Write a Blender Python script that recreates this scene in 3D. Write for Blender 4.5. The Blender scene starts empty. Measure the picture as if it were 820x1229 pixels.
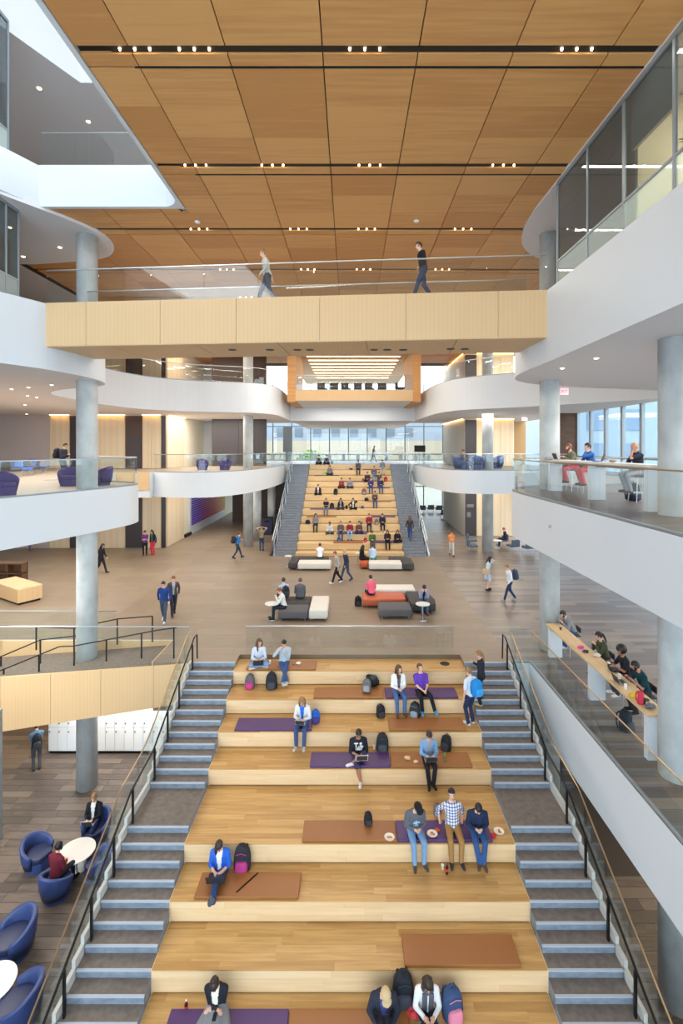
import bpy, bmesh, math, random
import numpy as np
from mathutils import Vector, Matrix, Euler
random.seed(7); RNG = random.Random(11)
scene = bpy.context.scene
COL = scene.collection
PI = math.pi

# ------------------------------------------------------------------ camera
EYE = 7.16; F = 581.0; PX = 420.0; PY = 538.0
cam_d = bpy.data.cameras.new('camera'); cam = bpy.data.objects.new('camera', cam_d); COL.objects.link(cam)
cam_d.sensor_fit = 'HORIZONTAL'; cam_d.sensor_width = 36.0; cam_d.lens = 36.0 * F / 820.0
cam_d.shift_x = (410.0 - PX) / 820.0; cam_d.shift_y = -(614.5 - PY) / 820.0
cam_d.clip_start = 0.1; cam_d.clip_end = 500
cam.location = (0, 0, EYE); cam.rotation_euler = (PI / 2, 0, 0)
scene.camera = cam

# ------------------------------------------------------------------ world, sun, exposure
w = bpy.data.worlds.new('sky'); scene.world = w; w.use_nodes = True
bg = w.node_tree.nodes['Background']
bg.inputs[0].default_value = (0.90, 0.95, 1.0, 1); bg.inputs[1].default_value = 3.7
vs = scene.view_settings
vs.view_transform = 'Standard'; vs.look = 'None'; vs.gamma = 1.0; vs.use_curve_mapping = False
vs.exposure = 0.36
def area(name, x, y, z, sx, sy, watts, color=(1, .93, .82)):
    """area lamp shining straight down, for the slot lights and added soffit fill"""
    l = bpy.data.lights.new(name, 'AREA'); l.shape = 'RECTANGLE'; l.size = sx; l.size_y = sy; l.energy = watts; l.color = color
    o = bpy.data.objects.new(name, l); COL.objects.link(o); o.location = (x, y, z); return o
for y_ in (9.36, 13.2, 17.04, 20.88, 24.72, 28.56, 32.4): area('slot_luminaire', .6 if y_ < 15 else -1, y_, 14.84, 10, .12, 60 if y_ < 14 else 140 if y_ < 18 else 330)
for y_ in (36, 38.5, 41): area('far_stair_fill', 0, y_, 10.7, 7, .15, 90)  # lamps added under the lounge pod to brighten the far stair
area('left_gallery_fill', -16, 24, 9.54, 7, 12, 900); area('left_gallery_fill', -10.5, 36.5, 9.54, 5, 5, 420)  # broad fill added under the soffit, far larger than its small downlights
area('right_gallery_fill', 11, 12, 9.54, 5, 12, 700); area('right_gallery_fill', 10.5, 35, 9.54, 5, 5, 420)  # same added fill on the right, beyond the small downlights there
area('left_plaza_fill', -17, 24, 4.18, 8, 12, 420); area('left_plaza_fill', -10, 36, 4.18, 5, 8, 260); area('right_plaza_fill', 12, 12, 4.18, 7, 14, 300); area('right_plaza_fill', 10, 37, 4.18, 5, 8, 240)  # unseen fill added below the gallery slabs to brighten the plaza
area('left_upper_fill', -11, 36, 14.7, 6, 4, 260, (1, .85, .65)); area('right_upper_fill', 11, 36, 14.7, 6, 4, 260, (1, .85, .65))  # warm fill added over the far upper galleries
area('left_balcony_fill', -12.4, 13, 4.18, 2.4, 9, 800); area('locker_fill', -9, 18.5, -1.9, 5, .4, 160)  # fill added to lift the dark lower lounge and the lockers
area('lower_hall_fill', -14, 21, -1.68, 8, 3, 160, (1, .85, .62)); area('lower_hall_fill', 10, 12, -1.68, 5, 8, 200, (1, .84, .6))  # warm fill added under the plaza slab for the lower hall

def at(px, py, z):
    """the point on the horizontal plane z that shows at pixel px, py"""
    Y = F * (EYE - z) / (py - PY)
    return ((px - PX) / F * Y, Y)
def xat(px, Y): return (px - PX) / F * Y

# ------------------------------------------------------------------ materials
def lin(c):
    return tuple(((v / 255) / 12.92 if v / 255 <= .04045 else ((v / 255 + .055) / 1.055) ** 2.4) for v in c)
MATS = {}
def mat(name, rgb, rough=.6, metal=0, spec=.5, emit=None, estr=0):
    if name in MATS: return MATS[name]
    m = bpy.data.materials.new(name); m.use_nodes = True
    b = m.node_tree.nodes['Principled BSDF']
    b.inputs['Base Color'].default_value = (*lin(rgb), 1); b.inputs['Roughness'].default_value = rough
    b.inputs['Metallic'].default_value = metal; b.inputs['Specular IOR Level'].default_value = spec
    if emit:
        b.inputs['Emission Color'].default_value = (*lin(emit), 1); b.inputs['Emission Strength'].default_value = estr
    m.diffuse_color = (*lin(rgb), 1)
    MATS[name] = m
    return m
def nodes(m): return m.node_tree.nodes, m.node_tree.links, m.node_tree.nodes['Principled BSDF']
def posvec(m, scale, offs=None, rnd=False):
    N, L, b = nodes(m)
    g = N.new('ShaderNodeNewGeometry'); mp = N.new('ShaderNodeVectorMath'); mp.operation = 'MULTIPLY'
    mp.inputs[1].default_value = scale
    if rnd:
        oi = N.new('ShaderNodeObjectInfo'); ml = N.new('ShaderNodeMath'); ml.operation = 'MULTIPLY'; ml.inputs[1].default_value = 37.0
        L.new(oi.outputs['Random'], ml.inputs[0])
        ad = N.new('ShaderNodeVectorMath'); ad.operation = 'ADD'
        L.new(g.outputs['Position'], ad.inputs[0]); L.new(ml.outputs[0], ad.inputs[1]); L.new(ad.outputs[0], mp.inputs[0])
    else:
        L.new(g.outputs['Position'], mp.inputs[0])
    return mp.outputs[0]
def wood(name, ca, cb, scale, rough=.45, rndamt=.25, detail=4, spec=.4):
    m = mat(name, ca, rough, spec=spec); N, L, b = nodes(m)
    v = posvec(m, scale, rnd=True)
    n = N.new('ShaderNodeTexNoise'); n.inputs['Scale'].default_value = 1.0; n.inputs['Detail'].default_value = detail
    L.new(v, n.inputs['Vector'])
    oi = N.new('ShaderNodeObjectInfo')
    mr = N.new('ShaderNodeMath'); mr.operation = 'MULTIPLY_ADD'; mr.inputs[1].default_value = rndamt; mr.inputs[2].default_value = -rndamt / 2
    L.new(oi.outputs['Random'], mr.inputs[0])
    ad = N.new('ShaderNodeMath'); ad.operation = 'ADD'; L.new(n.outputs['Fac'], ad.inputs[0]); L.new(mr.outputs[0], ad.inputs[1])
    r = N.new('ShaderNodeValToRGB'); r.color_ramp.elements[0].position = .28; r.color_ramp.elements[1].position = .72
    r.color_ramp.elements[0].color = (*lin(cb), 1); r.color_ramp.elements[1].color = (*lin(ca), 1)
    L.new(ad.outputs[0], r.inputs[0]); L.new(r.outputs[0], b.inputs['Base Color'])
    return m
def mottled(name, ca, cb, scale, rough=.8, spec=.3):
    m = mat(name, ca, rough, spec=spec); N, L, b = nodes(m)
    v = posvec(m, scale)
    n = N.new('ShaderNodeTexNoise'); n.inputs['Scale'].default_value = 1.0; n.inputs['Detail'].default_value = 5
    L.new(v, n.inputs['Vector'])
    r = N.new('ShaderNodeValToRGB'); r.color_ramp.elements[0].position = .3; r.color_ramp.elements[1].position = .7
    r.color_ramp.elements[0].color = (*lin(cb), 1); r.color_ramp.elements[1].color = (*lin(ca), 1)
    L.new(n.outputs['Fac'], r.inputs[0]); L.new(r.outputs[0], b.inputs['Base Color'])
    return m
def planked(name, ca, cb, cm, w_, h_, rough=.45, spec=.4, mortar=.006):
    m = mat(name, ca, rough, spec=spec); N, L, b = nodes(m)
    v = posvec(m, (1, 1, 1))
    br = N.new('ShaderNodeTexBrick'); br.inputs['Scale'].default_value = 1.0
    br.inputs['Brick Width'].default_value = w_; br.inputs['Row Height'].default_value = h_
    br.inputs['Mortar Size'].default_value = mortar; br.offset = .37; br.offset_frequency = 2
    br.inputs['Color1'].default_value = (*lin(ca), 1); br.inputs['Color2'].default_value = (*lin(cb), 1); br.inputs['Mortar'].default_value = (*lin(cm), 1)
    L.new(v, br.inputs['Vector'])
    n = N.new('ShaderNodeTexNoise'); n.inputs['Scale'].default_value = 1; n.inputs['Detail'].default_value = 4
    L.new(posvec(m, (1.2, 14, 1)), n.inputs['Vector'])
    mx = N.new('ShaderNodeMix'); mx.data_type = 'RGBA'; mx.blend_type = 'OVERLAY'; mx.inputs['Factor'].default_value = .35
    L.new(br.outputs['Color'], mx.inputs['A']); L.new(n.outputs['Color'], mx.inputs['B']); L.new(mx.outputs['Result'], b.inputs['Base Color'])
    return m
def striped(name, ca, cb, axis, period, rough=.5):
    m = mat(name, ca, rough, spec=.3); N, L, b = nodes(m)
    wv = N.new('ShaderNodeTexWave'); wv.wave_type = 'BANDS'; wv.bands_direction = axis; wv.inputs['Scale'].default_value = .314 / period
    wv.inputs['Distortion'].default_value = 0.0
    L.new(posvec(m, (1, 1, 1)), wv.inputs['Vector'])
    n = N.new('ShaderNodeTexNoise'); n.inputs['Scale'].default_value = 1; L.new(posvec(m, (3, 3, .3), rnd=True), n.inputs['Vector'])
    ml = N.new('ShaderNodeMath'); ml.operation = 'MULTIPLY_ADD'; ml.inputs[1].default_value = .45
    L.new(wv.outputs['Fac'], ml.inputs[0])
    m2 = N.new('ShaderNodeMath'); m2.operation = 'MULTIPLY'; m2.inputs[1].default_value = .6; L.new(n.outputs['Fac'], m2.inputs[0]); L.new(m2.outputs[0], ml.inputs[2])
    r = N.new('ShaderNodeValToRGB'); r.color_ramp.elements[0].color = (*lin(cb), 1); r.color_ramp.elements[1].color = (*lin(ca), 1)
    L.new(ml.outputs[0], r.inputs[0]); L.new(r.outputs[0], b.inputs['Base Color'])
    return m
def glassy(name, tint, refl=.06, edge=.5, milk=0.0, mrgb=(220, 232, 230)):
    m = bpy.data.materials.new(name); m.use_nodes = True; N = m.node_tree.nodes; L = m.node_tree.links
    N.remove(N['Principled BSDF']); out = N['Material Output']
    t = N.new('ShaderNodeBsdfTransparent'); t.inputs[0].default_value = (*lin(tint), 1)
    g = N.new('ShaderNodeBsdfGlossy'); g.inputs['Roughness'].default_value = .02; g.inputs[0].default_value = (.9, .95, .95, 1)
    lw = N.new('ShaderNodeLayerWeight'); lw.inputs['Blend'].default_value = .5
    pw = N.new('ShaderNodeMath'); pw.operation = 'POWER'; pw.inputs[1].default_value = 5; L.new(lw.outputs['Facing'], pw.inputs[0])
    ml = N.new('ShaderNodeMath'); ml.operation = 'MULTIPLY_ADD'; ml.inputs[1].default_value = .8; ml.inputs[2].default_value = refl; L.new(pw.outputs[0], ml.inputs[0]); ml.use_clamp = True
    mx = N.new('ShaderNodeMixShader'); L.new(ml.outputs[0], mx.inputs[0]); L.new(t.outputs[0], mx.inputs[1]); L.new(g.outputs[0], mx.inputs[2])
    last = mx
    if milk:
        d = N.new('ShaderNodeBsdfDiffuse'); d.inputs[0].default_value = (*lin(mrgb), 1)
        m3 = N.new('ShaderNodeMixShader'); m3.inputs[0].default_value = milk; L.new(mx.outputs[0], m3.inputs[1]); L.new(d.outputs[0], m3.inputs[2]); last = m3
    L.new(last.outputs[0], out.inputs[0]); MATS[name] = m
    return m

WHITE = mat('white paint', (216, 221, 227), .55)
SOFF = mat('soffit paint', (222, 222, 226), .7)
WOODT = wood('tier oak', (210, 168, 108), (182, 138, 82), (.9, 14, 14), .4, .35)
WOODR = wood('riser oak', (234, 204, 162), (222, 188, 144), (.9, 14, 14), .45, .3)  # paler than the treads: partly the wood, partly frontal light put into the colour
WOODC = wood('ceiling veneer', (219, 166, 104), (200, 144, 86), (.5, 9, 9), .5, .6)
WOODF = striped('fascia veneer', (216, 183, 140), (209, 174, 130), 'X', .12)
WOODW = striped('wall panel wood', (226, 208, 180), (214, 194, 164), 'X', .45)
WOODB = wood('brown wall wood', (112, 80, 58), (88, 60, 42), (2, 2, 6), .5)
BAR = wood('bar top maple', (232, 206, 164), (216, 184, 138), (6, 1, 6), .35)
CONC = mottled('column concrete', (198, 202, 202), (170, 174, 174), (2.2, 2.2, 1.4), .75)
TREAD = mottled('step tread', (126, 116, 108), (106, 96, 90), (9, 9, 9), .6)
RISER = mottled('step riser', (140, 150, 163), (116, 126, 141), (6, 6, 12), .6)
NOSE = mat('step nosing', (176, 184, 194), .5)
FLOORC = planked('plaza floor tile', (144, 127, 109), (134, 117, 99), (118, 102, 86), 3.0, .6, .42, .45)
FLOORR = planked('plaza plank floor', (138, 124, 112), (98, 88, 84), (84, 74, 70), 2.6, .32, .32, .5)
FLOORL = planked('plaza left tile', (150, 135, 118), (141, 126, 108), (126, 110, 94), 2.0, 1.0, .45, .45)
FLOOR2 = mat('gallery floor', (164, 146, 130), .45)
FLOOR2R = planked('bar gallery floor', (112, 102, 98), (92, 84, 82), (76, 70, 68), 2.4, .3, .4, .4)
FL0 = wood('lower floor plank', (110, 98, 90), (80, 71, 66), (2, 12, 1), .45, .7)
GLASS = glassy('railing glass', (249, 252, 252), .035)
GLASSF = glassy('facade glass', (238, 246, 250), .03)
GLASSM = glassy('milky glass', (226, 236, 234), .05, milk=.45)
GLASSD = glassy('office glass', (196, 204, 206), .05, milk=.12, mrgb=(150, 156, 160))
BLACK = mat('black metal', (34, 33, 35), .4, .6)
DARK = mat('dark panel', (62, 58, 62), .5)
DBROWN = mat('dark brown panel', (74, 56, 48), .5)
STEEL = mat('brushed steel', (196, 202, 206), .3, .9)
DMULL = mat('dark mullion', (92, 98, 104), .45, .4)
MULL = mat('grey mullion', (150, 158, 164), .45, .4)
BRASS = mat('bronze cap', (176, 148, 112), .3, .8)
LAMP = mat('lamp glow', (255, 235, 200), .5, emit=(255, 226, 180), estr=14)
COVE = mat('cove glow', (255, 214, 140), .5, emit=(255, 200, 120), estr=9)
STRIPL = mat('ceiling strip glow', (255, 230, 190), .5, emit=(255, 226, 176), estr=4)
PURPLE = mat('purple vinyl', (80, 50, 106), .42)
COGNAC = mat('cognac vinyl', (154, 98, 50), .42)
ORANGE = mat('orange leather', (186, 88, 50), .4)
CHAR = mat('charcoal fabric', (92, 90, 94), .9)
CHARD = mat('dark charcoal fabric', (70, 66, 66), .9)
IVORY = mat('ivory leather', (216, 211, 202), .5)
NAVY = mat('navy leather', (52, 70, 122), .45)
NAVYD = mat('navy seat', (40, 48, 84), .5)
TABLE = mat('white laminate', (222, 220, 216), .35)
PLASTIC = mat('white plastic', (240, 240, 240), .4)
SCREEN = mat('laptop silver', (190, 194, 198), .35, .5)
KEYS = mat('keyboard dark', (46, 48, 52), .5)

def cmat(rgb, rough=.85): return mat('cloth %d %d %d' % tuple(rgb), rgb, rough, spec=.25)

# ------------------------------------------------------------------ mesh builder
class MB:
    def __init__(s): s.v = []; s.f = []; s.m = []
    def add(s, vs_, fs, mi=0):
        o = len(s.v); s.v += [tuple(p) for p in vs_]; s.f += [tuple(i + o for i in f) for f in fs]; s.m += [mi] * len(fs); return s
    def box(s, x0, x1, y0, y1, z0, z1, mi=0, R=None, c=(0, 0, 0), top=None, bot=None):
        vv = [(x, y, z) for z in (z0, z1) for y in (y0, y1) for x in (x0, x1)]
        if R is not None: vv = [tuple(R @ Vector(p) + Vector(c)) for p in vv]
        fs = [(0, 2, 3, 1), (4, 5, 7, 6), (0, 1, 5, 4), (1, 3, 7, 5), (3, 2, 6, 7), (2, 0, 4, 6)]
        s.add(vv, fs, mi)
        if bot is not None: s.m[-6] = bot
        if top is not None: s.m[-5] = top
        return s
    def prism(s, poly, z0, z1, side=0, top=0, bot=0):
        n = len(poly); a = sum(poly[i][0] * poly[(i + 1) % n][1] - poly[(i + 1) % n][0] * poly[i][1] for i in range(n))
        if a < 0: poly = poly[::-1]
        o = len(s.v); s.v += [(x, y, z0) for x, y in poly] + [(x, y, z1) for x, y in poly]
        for i in range(n): s.f.append((o + i, o + (i + 1) % n, o + n + (i + 1) % n, o + n + i)); s.m.append(side)
        s.f.append(tuple(o + n + i for i in range(n))); s.m.append(top)
        s.f.append(tuple(o + n - 1 - i for i in range(n))); s.m.append(bot)
        return s
    def tube(s, pts, r, n=8, mi=0, r2=None):
        pts = [Vector(p) for p in pts]; rs = r if isinstance(r, (list, tuple)) else [r] * len(pts)
        o = len(s.v); up = None
        for i, p in enumerate(pts):
            d = (pts[min(i + 1, len(pts) - 1)] - pts[max(i - 1, 0)])
            if d.length < 1e-6: d = Vector((0, 0, 1))
            d.normalize()
            a = Vector((0, 0, 1)) if abs(d.z) < .95 else Vector((1, 0, 0))
            if up is not None: a = up
            u = (a - d * a.dot(d)); u.normalize(); up = u; q = d.cross(u)
            for k in range(n):
                t = 2 * PI * k / n; s.v.append(tuple(p + (u * math.cos(t) + q * math.sin(t)) * rs[i]))
        for i in range(len(pts) - 1):
            for k in range(n):
                a0 = o + i * n + k; a1 = o + i * n + (k + 1) % n
                s.f.append((a0, a1, a1 + n, a0 + n)); s.m.append(mi)
        e = o + (len(pts) - 1) * n
        s.f.append(tuple(o + n - 1 - k for k in range(n))); s.m.append(mi)
        s.f.append(tuple(e + k for k in range(n))); s.m.append(mi)
        return s
    def lathe(s, prof, n=20, c=(0, 0, 0), mi=0):
        o = len(s.v)
        for r, z in prof:
            for k in range(n):
                t = 2 * PI * k / n; s.v.append((c[0] + r * math.cos(t), c[1] + r * math.sin(t), c[2] + z))
        for i in range(len(prof) - 1):
            for k in range(n):
                a0 = o + i * n + k; a1 = o + i * n + (k + 1) % n
                s.f.append((a0, a1, a1 + n, a0 + n)); s.m.append(mi)
        e = o + (len(prof) - 1) * n
        s.f.append(tuple(o + n - 1 - k for k in range(n))); s.m.append(mi)
        s.f.append(tuple(e + k for k in range(n))); s.m.append(mi)
        return s
    def ell(s, c, r, R=None, nu=12, nv=8, mi=0):
        o = len(s.v); c = Vector(c)
        def P(x, y, z):
            p = Vector((x * r[0], y * r[1], z * r[2]))
            return tuple((R @ p if R is not None else p) + c)
        s.v.append(P(0, 0, -1))
        for j in range(1, nv):
            t = -PI / 2 + PI * j / nv
            for k in range(nu):
                a = 2 * PI * k / nu; s.v.append(P(math.cos(t) * math.cos(a), math.cos(t) * math.sin(a), math.sin(t)))
        s.v.append(P(0, 0, 1)); e = len(s.v) - 1
        for k in range(nu): s.f.append((o, o + 1 + (k + 1) % nu, o + 1 + k)); s.m.append(mi)
        for j in range(nv - 2):
            for k in range(nu):
                a0 = o + 1 + j * nu + k; a1 = o + 1 + j * nu + (k + 1) % nu
                s.f.append((a0, a1, a1 + nu, a0 + nu)); s.m.append(mi)
        b0 = o + 1 + (nv - 2) * nu
        for k in range(nu): s.f.append((b0 + k, b0 + (k + 1) % nu, e)); s.m.append(mi)
        return s
    def loft(s, rings, mi=0):
        """rings: lists of the same number of points, capped"""
        o = len(s.v); n = len(rings[0])
        for r in rings: s.v += [tuple(p) for p in r]
        for i in range(len(rings) - 1):
            for k in range(n):
                a0 = o + i * n + k; a1 = o + i * n + (k + 1) % n
                s.f.append((a0, a1, a1 + n, a0 + n)); s.m.append(mi)
        e = o + (len(rings) - 1) * n
        s.f.append(tuple(o + n - 1 - k for k in range(n))); s.m.append(mi)
        s.f.append(tuple(e + k for k in range(n))); s.m.append(mi)
        return s
    def mesh(s, name, mats, bevel=0, segs=2, smooth=False):
        me = bpy.data.meshes.new(name); me.from_pydata(s.v, [], s.f)
        for m in (mats if isinstance(mats, (list, tuple)) else [mats]): me.materials.append(m)
        me.polygons.foreach_set('material_index', s.m)
        if bevel:
            bm = bmesh.new(); bm.from_mesh(me)
            bmesh.ops.bevel(bm, geom=list(bm.edges), offset=bevel, segments=segs, profile=.5, affect='EDGES', clamp_overlap=True)
            bm.to_mesh(me); bm.free()
        if smooth: me.polygons.foreach_set('use_smooth', [True] * len(me.polygons))
        me.update()
        if smooth == 'auto':
            pass
        return me
    def build(s, name, mats, parent=None, bevel=0, segs=2, smooth=False, world=False):
        return link(name, s.mesh(name, mats, bevel, segs, smooth), parent, world)
def link(name, data, parent=None, world=False):
    o = bpy.data.objects.new(name, data); COL.objects.link(o)
    if parent is not None:
        o.parent = parent
        if world: o.matrix_parent_inverse = (Matrix.Translation(parent.location) @ Matrix.Rotation(parent.rotation_euler.z, 4, 'Z')).inverted()
    return o
def thing(name, label, cat, loc=(0, 0, 0), rz=0, group=None):
    o = bpy.data.objects.new(name, None); COL.objects.link(o); o.empty_display_size = .2
    o.location = loc; o.rotation_euler = (0, 0, rz); o['label'] = label; o['category'] = cat
    if group: o['group'] = group
    return o
def tag(o, label, cat, group=None):
    o['label'] = label; o['category'] = cat
    if group: o['group'] = group
    return o
def struct(o, label=None):
    o['kind'] = 'structure'
    if label: o['label'] = label
    return o
def bz(pts, n=6):
    """Catmull-Rom smoothing of an open 2-D polyline"""
    out = []
    P = [pts[0]] + list(pts) + [pts[-1]]
    for i in range(1, len(P) - 2):
        p0, p1, p2, p3 = P[i - 1:i + 3]
        for k in range(n):
            t = k / n
            out.append(tuple(.5 * (2 * b + (c - a) * t + (2 * a - 5 * b + 4 * c - d) * t * t + (3 * b - a - 3 * c + d) * t ** 3) for a, b, c, d in zip(p0, p1, p2, p3)))
    out.append(tuple(pts[-1])); return out
CUBE = {}
def unitbox(m):
    if m.name not in CUBE: CUBE[m.name] = MB().box(-.5, .5, -.5, .5, -.5, .5).mesh('piece', m)
    return CUBE[m.name]
def piece(name, x0, x1, y0, y1, z0, z1, m, parent, base=None, rz=0):
    """a plain board or panel: shared unit box, sized by its scale (parent stands unrotated at base)"""
    o = bpy.data.objects.new(name, unitbox(m)); COL.objects.link(o); o.parent = parent
    L = base if base is not None else tuple(parent.location)
    o.location = ((x0 + x1) / 2 - L[0], (y0 + y1) / 2 - L[1], (z0 + z1) / 2 - L[2]); o.scale = (x1 - x0, y1 - y0, z1 - z0)
    o.rotation_euler = (0, 0, rz)
    return o
# ================================================================== levels
Z0, Z2, Z3, ZC, Z4 = -4.95, 5.70, 11.56, 14.86, 16.16
S2, S3 = 4.20, 9.56                                       # undersides of the galleries
RISE, RUN = .1523, .31
TF = [15.9, 14.97, 14.04, 13.11, 11.19, 10.26, 9.33, 8.40, 7.47, 6.54]      # fronts of the lower tiers
TZ = [-RISE - .457 * k for k in range(10)]
UZ = [Z2 - .457 * k for k in range(13)]                   # treads of the upper tiers
UF = [43.4 - .95 * k for k in range(13)]                  # their fronts

# ------------------------------------------------------------------ floors
fl = MB()
Tn = -1.64
fl.box(-26, -10.0, 18.1, 60, Tn, 0, 3, top=2); fl.box(-10.0, 5.5, 18.1, 60, Tn, 0, 3, top=0); fl.box(5.5, 15.8, 18.1, 60, Tn, 0, 3, top=1)
fl.box(-6.6, -3.82, 16.23, 18.1, Tn, 0, 0); fl.box(-3.82, 3.82, 16.8, 18.1, Tn, 0, 0)
fl.box(3.82, 5.5, 16.23, 18.1, Tn, 0, 0); fl.box(5.5, 15.8, 16.2, 18.1, Tn, 0, 3, top=1)
fl.box(6.0, 15.8, -7, 16.2, Tn, 0, 3, top=1)
struct(fl.build('floor', [FLOORC, FLOORR, FLOORL, WHITE]))
f0 = struct(MB().box(-26, 30, -7, 34, Z0 - .3, Z0 - .012).build('floor_lower', mat('floor grout', (58, 50, 46), .7)))
def planks(parent, x0, x1, y0, y1, L_, W_, test):
    n = 0; j = 0; y = y0
    while y < y1:
        x = x0 - RNG.random() * L_
        while x < x1:
            xa, xb = max(x, x0), min(x + L_, x1)
            if xb - xa > .1 and test((xa + xb) / 2, y + W_ / 2):
                piece('plank', xa + .005, xb - .005, y + .005, y + W_ - .005, Z0 - .03, Z0, FL0, parent); n += 1
            x += L_
        y += W_; j += 1
    return n
def seen(px0, px1, py0, py1):
    def t(x, y):
        if y < .5: return False
        a = PX + F * x / y; b = PY + F * (EYE - Z0) / y
        return px0 < a < px1 and py0 < b < py1
    return t
n_ = planks(f0, -12.6, -5.3, 9.0, 19.3, 1.5, .30, seen(-60, 240, 890, 1300))
n_ += planks(f0, 5.3, 8.9, 8.6, 13.6, 1.5, .34, seen(650, 840, 930, 1300))
rest = MB().box(-26, -12.6, -7, 34, Z0 - .03, Z0 - .004); rest.box(-12.6, 8.9, 19.3, 34, Z0 - .03, Z0 - .004); rest.box(8.9, 30, -7, 34, Z0 - .03, Z0 - .004)
rest.box(-12.6, 8.9, -7, 8.6, Z0 - .03, Z0 - .004)
ro = rest.build('plank_field', planked('lower floor far', (112, 96, 80), (84, 70, 60), (60, 50, 44), 1.5, .3, .45), f0); ro['kind'] = 'stuff'

L2L = bz([(-11.4, 10.5), (-10.1, 14), (-9.2, 16.4), (-8.62, 18.2), (-8.5, 19.1), (-8.7, 19.9), (-9.4, 20.6), (-11, 21.3), (-14, 22)])
L2LF = bz([(-12, 29.6), (-10.2, 29.0), (-8.4, 29.2), (-7.2, 30.8), (-6.5, 33), (-6.0, 36), (-5.75, 40), (-5.7, 43.4)])
p2l = [(-26, -7), (-11.4, -7)] + L2L + [(-14, 29), (-12, 29.0)] + L2LF + [(-5.7, 46), (-26, 46)]
struct(MB().prism(p2l, S2, Z2, 0, 1, 2).build('floor_gallery_left', [WHITE, FLOOR2, SOFF]))
L2R = bz([(5.45, -7), (5.45, 2), (5.45, 8), (5.45, 13.7), (5.45, 15.4), (5.62, 16.8), (6.2, 17.9), (7.4, 18.7), (10, 19.3), (14, 19.8)])
L2RF = bz([(14, 31.0), (10.6, 31.4), (8.2, 31.4), (6.9, 32.3), (6.3, 34.5), (5.9, 38), (5.7, 43.4)])
p2r = [(15.8, -7)] + L2R + L2RF + [(5.7, 46), (15.8, 46)]
struct(MB().prism(p2r, S2, Z2, 0, 1, 2).build('floor_gallery_right', [WHITE, FLOOR2R, SOFF]))
struct(MB().box(-26, 15.8, 43.45, 60, Z2 - .6, Z2 - .001, 2, top=1).build('floor_gallery_rear', [WHITE, FLOOR2, SOFF]))
L3L = bz([(-11.6, 10.4), (-9.83, 13.6), (-9.23, 14.75), (-8.95, 15.8), (-8.85, 16.7), (-8.95, 17.6), (-9.35, 18.4), (-10.2, 19.0), (-12, 20.0), (-13.2, 21.4), (-13.5, 23.5), (-13.5, 26.5), (-12.6, 29.6), (-10.6, 31.4), (-8.8, 32.1), (-6.6, 32.8), (-5.5, 34.2), (-5.2, 36.5), (-5.2, 41), (-5.2, 46)])
struct(MB().prism([(-26, -7), (-11.6, -7)] + L3L + [(-26, 46)], S3, Z3, 0, 1, 2).build('floor_upper_left', [WHITE, FLOOR2, SOFF]))
L3R = bz([(5.5, -7), (5.5, 8), (5.5, 13.5), (5.45, 15), (5.6, 16.4), (6.1, 17.4), (7.2, 18.3), (9.5, 19.2), (13, 20.2), (15.5, 21.8)])
L3RF = bz([(15.5, 21.8), (14.6, 23.6), (12.6, 25.8), (10.6, 27.6), (9.7, 28.4), (8, 29.5), (6.6, 31.2), (5.95, 34.0), (5.75, 39.3), (5.7, 46)])
struct(MB().prism([(15.8, -7)] + L3R + L3RF[1:] + [(15.8, 46)], S3, Z3, 0, 1, 2).build('floor_upper_right', [WHITE, FLOOR2, SOFF]))
struct(MB().box(-5.2, 5.7, 42.5, 60, S3, Z3, 0, top=1, bot=2).build('floor_upper_rear', [WHITE, FLOOR2, SOFF]))
# top gallery with the opening up to the next storey
t4 = MB()
t4.prism([(-26, -7), (-12, -7), (-12, 11), (-10.4, 14.4), (-9.9, 15.4), (-9.9, 15.41), (-26, 15.41)], ZC, Z4, 0, 1, 2)
rc = [(-5.95 + .55 * math.sin(a), 14.85 + .55 * math.cos(a)) for a in [PI / 2 * k / 8 for k in range(9)]]
t4.prism([(-26, 15.41), (-5.3, 15.41), (-5.3, 46), (-26, 46)], ZC + .12, Z4, 0, 1, 2)
struct(t4.build('floor_top_left', [WHITE, FLOOR2, SOFF]))
face = MB().prism([(-9.9, 15.385), (-5.95, 15.385)] + rc[1:] + [(-5.29, 14.85), (-5.29, 15.53), (-9.9, 15.53)], ZC - .02, Z4, 0, 0, 0)
struct(face.build('trim_1', WHITE))
struct(MB().box(-5.4, -5.29, -7, 14.86, ZC - .02, Z4).build('trim_2', WHITE))
struct(MB().box(-5.3, 15.8, -7, 46, Z4 - .2, Z4).build('floor_top_right', [FLOOR2]))
struct(MB().prism([(-26, 8), (-14.5, 8), (-12.9, 11.8), (-11.1, 15.4), (-9.9, 17.8), (-3, 17.8), (-3, 46), (-26, 46)], 20.6, 23.5, 0, 0, 1).build('ceiling_top', [WHITE, SOFF]))
struct(MB().box(-26, 15.8, -7, 46, 25.6, 26).build('ceiling_sky_block', WHITE))  # unseen lid added over the void to cut sky light on the top gallery
# rounded white soffit lobes at the ceiling line
LB = bz([(-12, 11.5), (-10.6, 14.2), (-9.5, 15.9), (-8.95, 17.0), (-8.85, 17.9), (-9.2, 18.8), (-10.2, 19.5), (-13, 20)])
struct(MB().prism([(-26, 11.5)] + LB + [(-26, 20)], ZC - .1, ZC + .13).build('ceiling_lobe_left', [SOFF]))
RB = bz([(5.95, -7), (5.95, 8), (5.95, 13.9), (5.95, 15.6), (6.1, 17.0), (6.6, 18.4), (7.8, 19.6), (10, 20.2)])
struct(MB().prism([(15.8, -7)] + RB + [(15.8, 20.2)], ZC - .06, ZC + .1).build('ceiling_lobe_right', [SOFF]))

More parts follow.
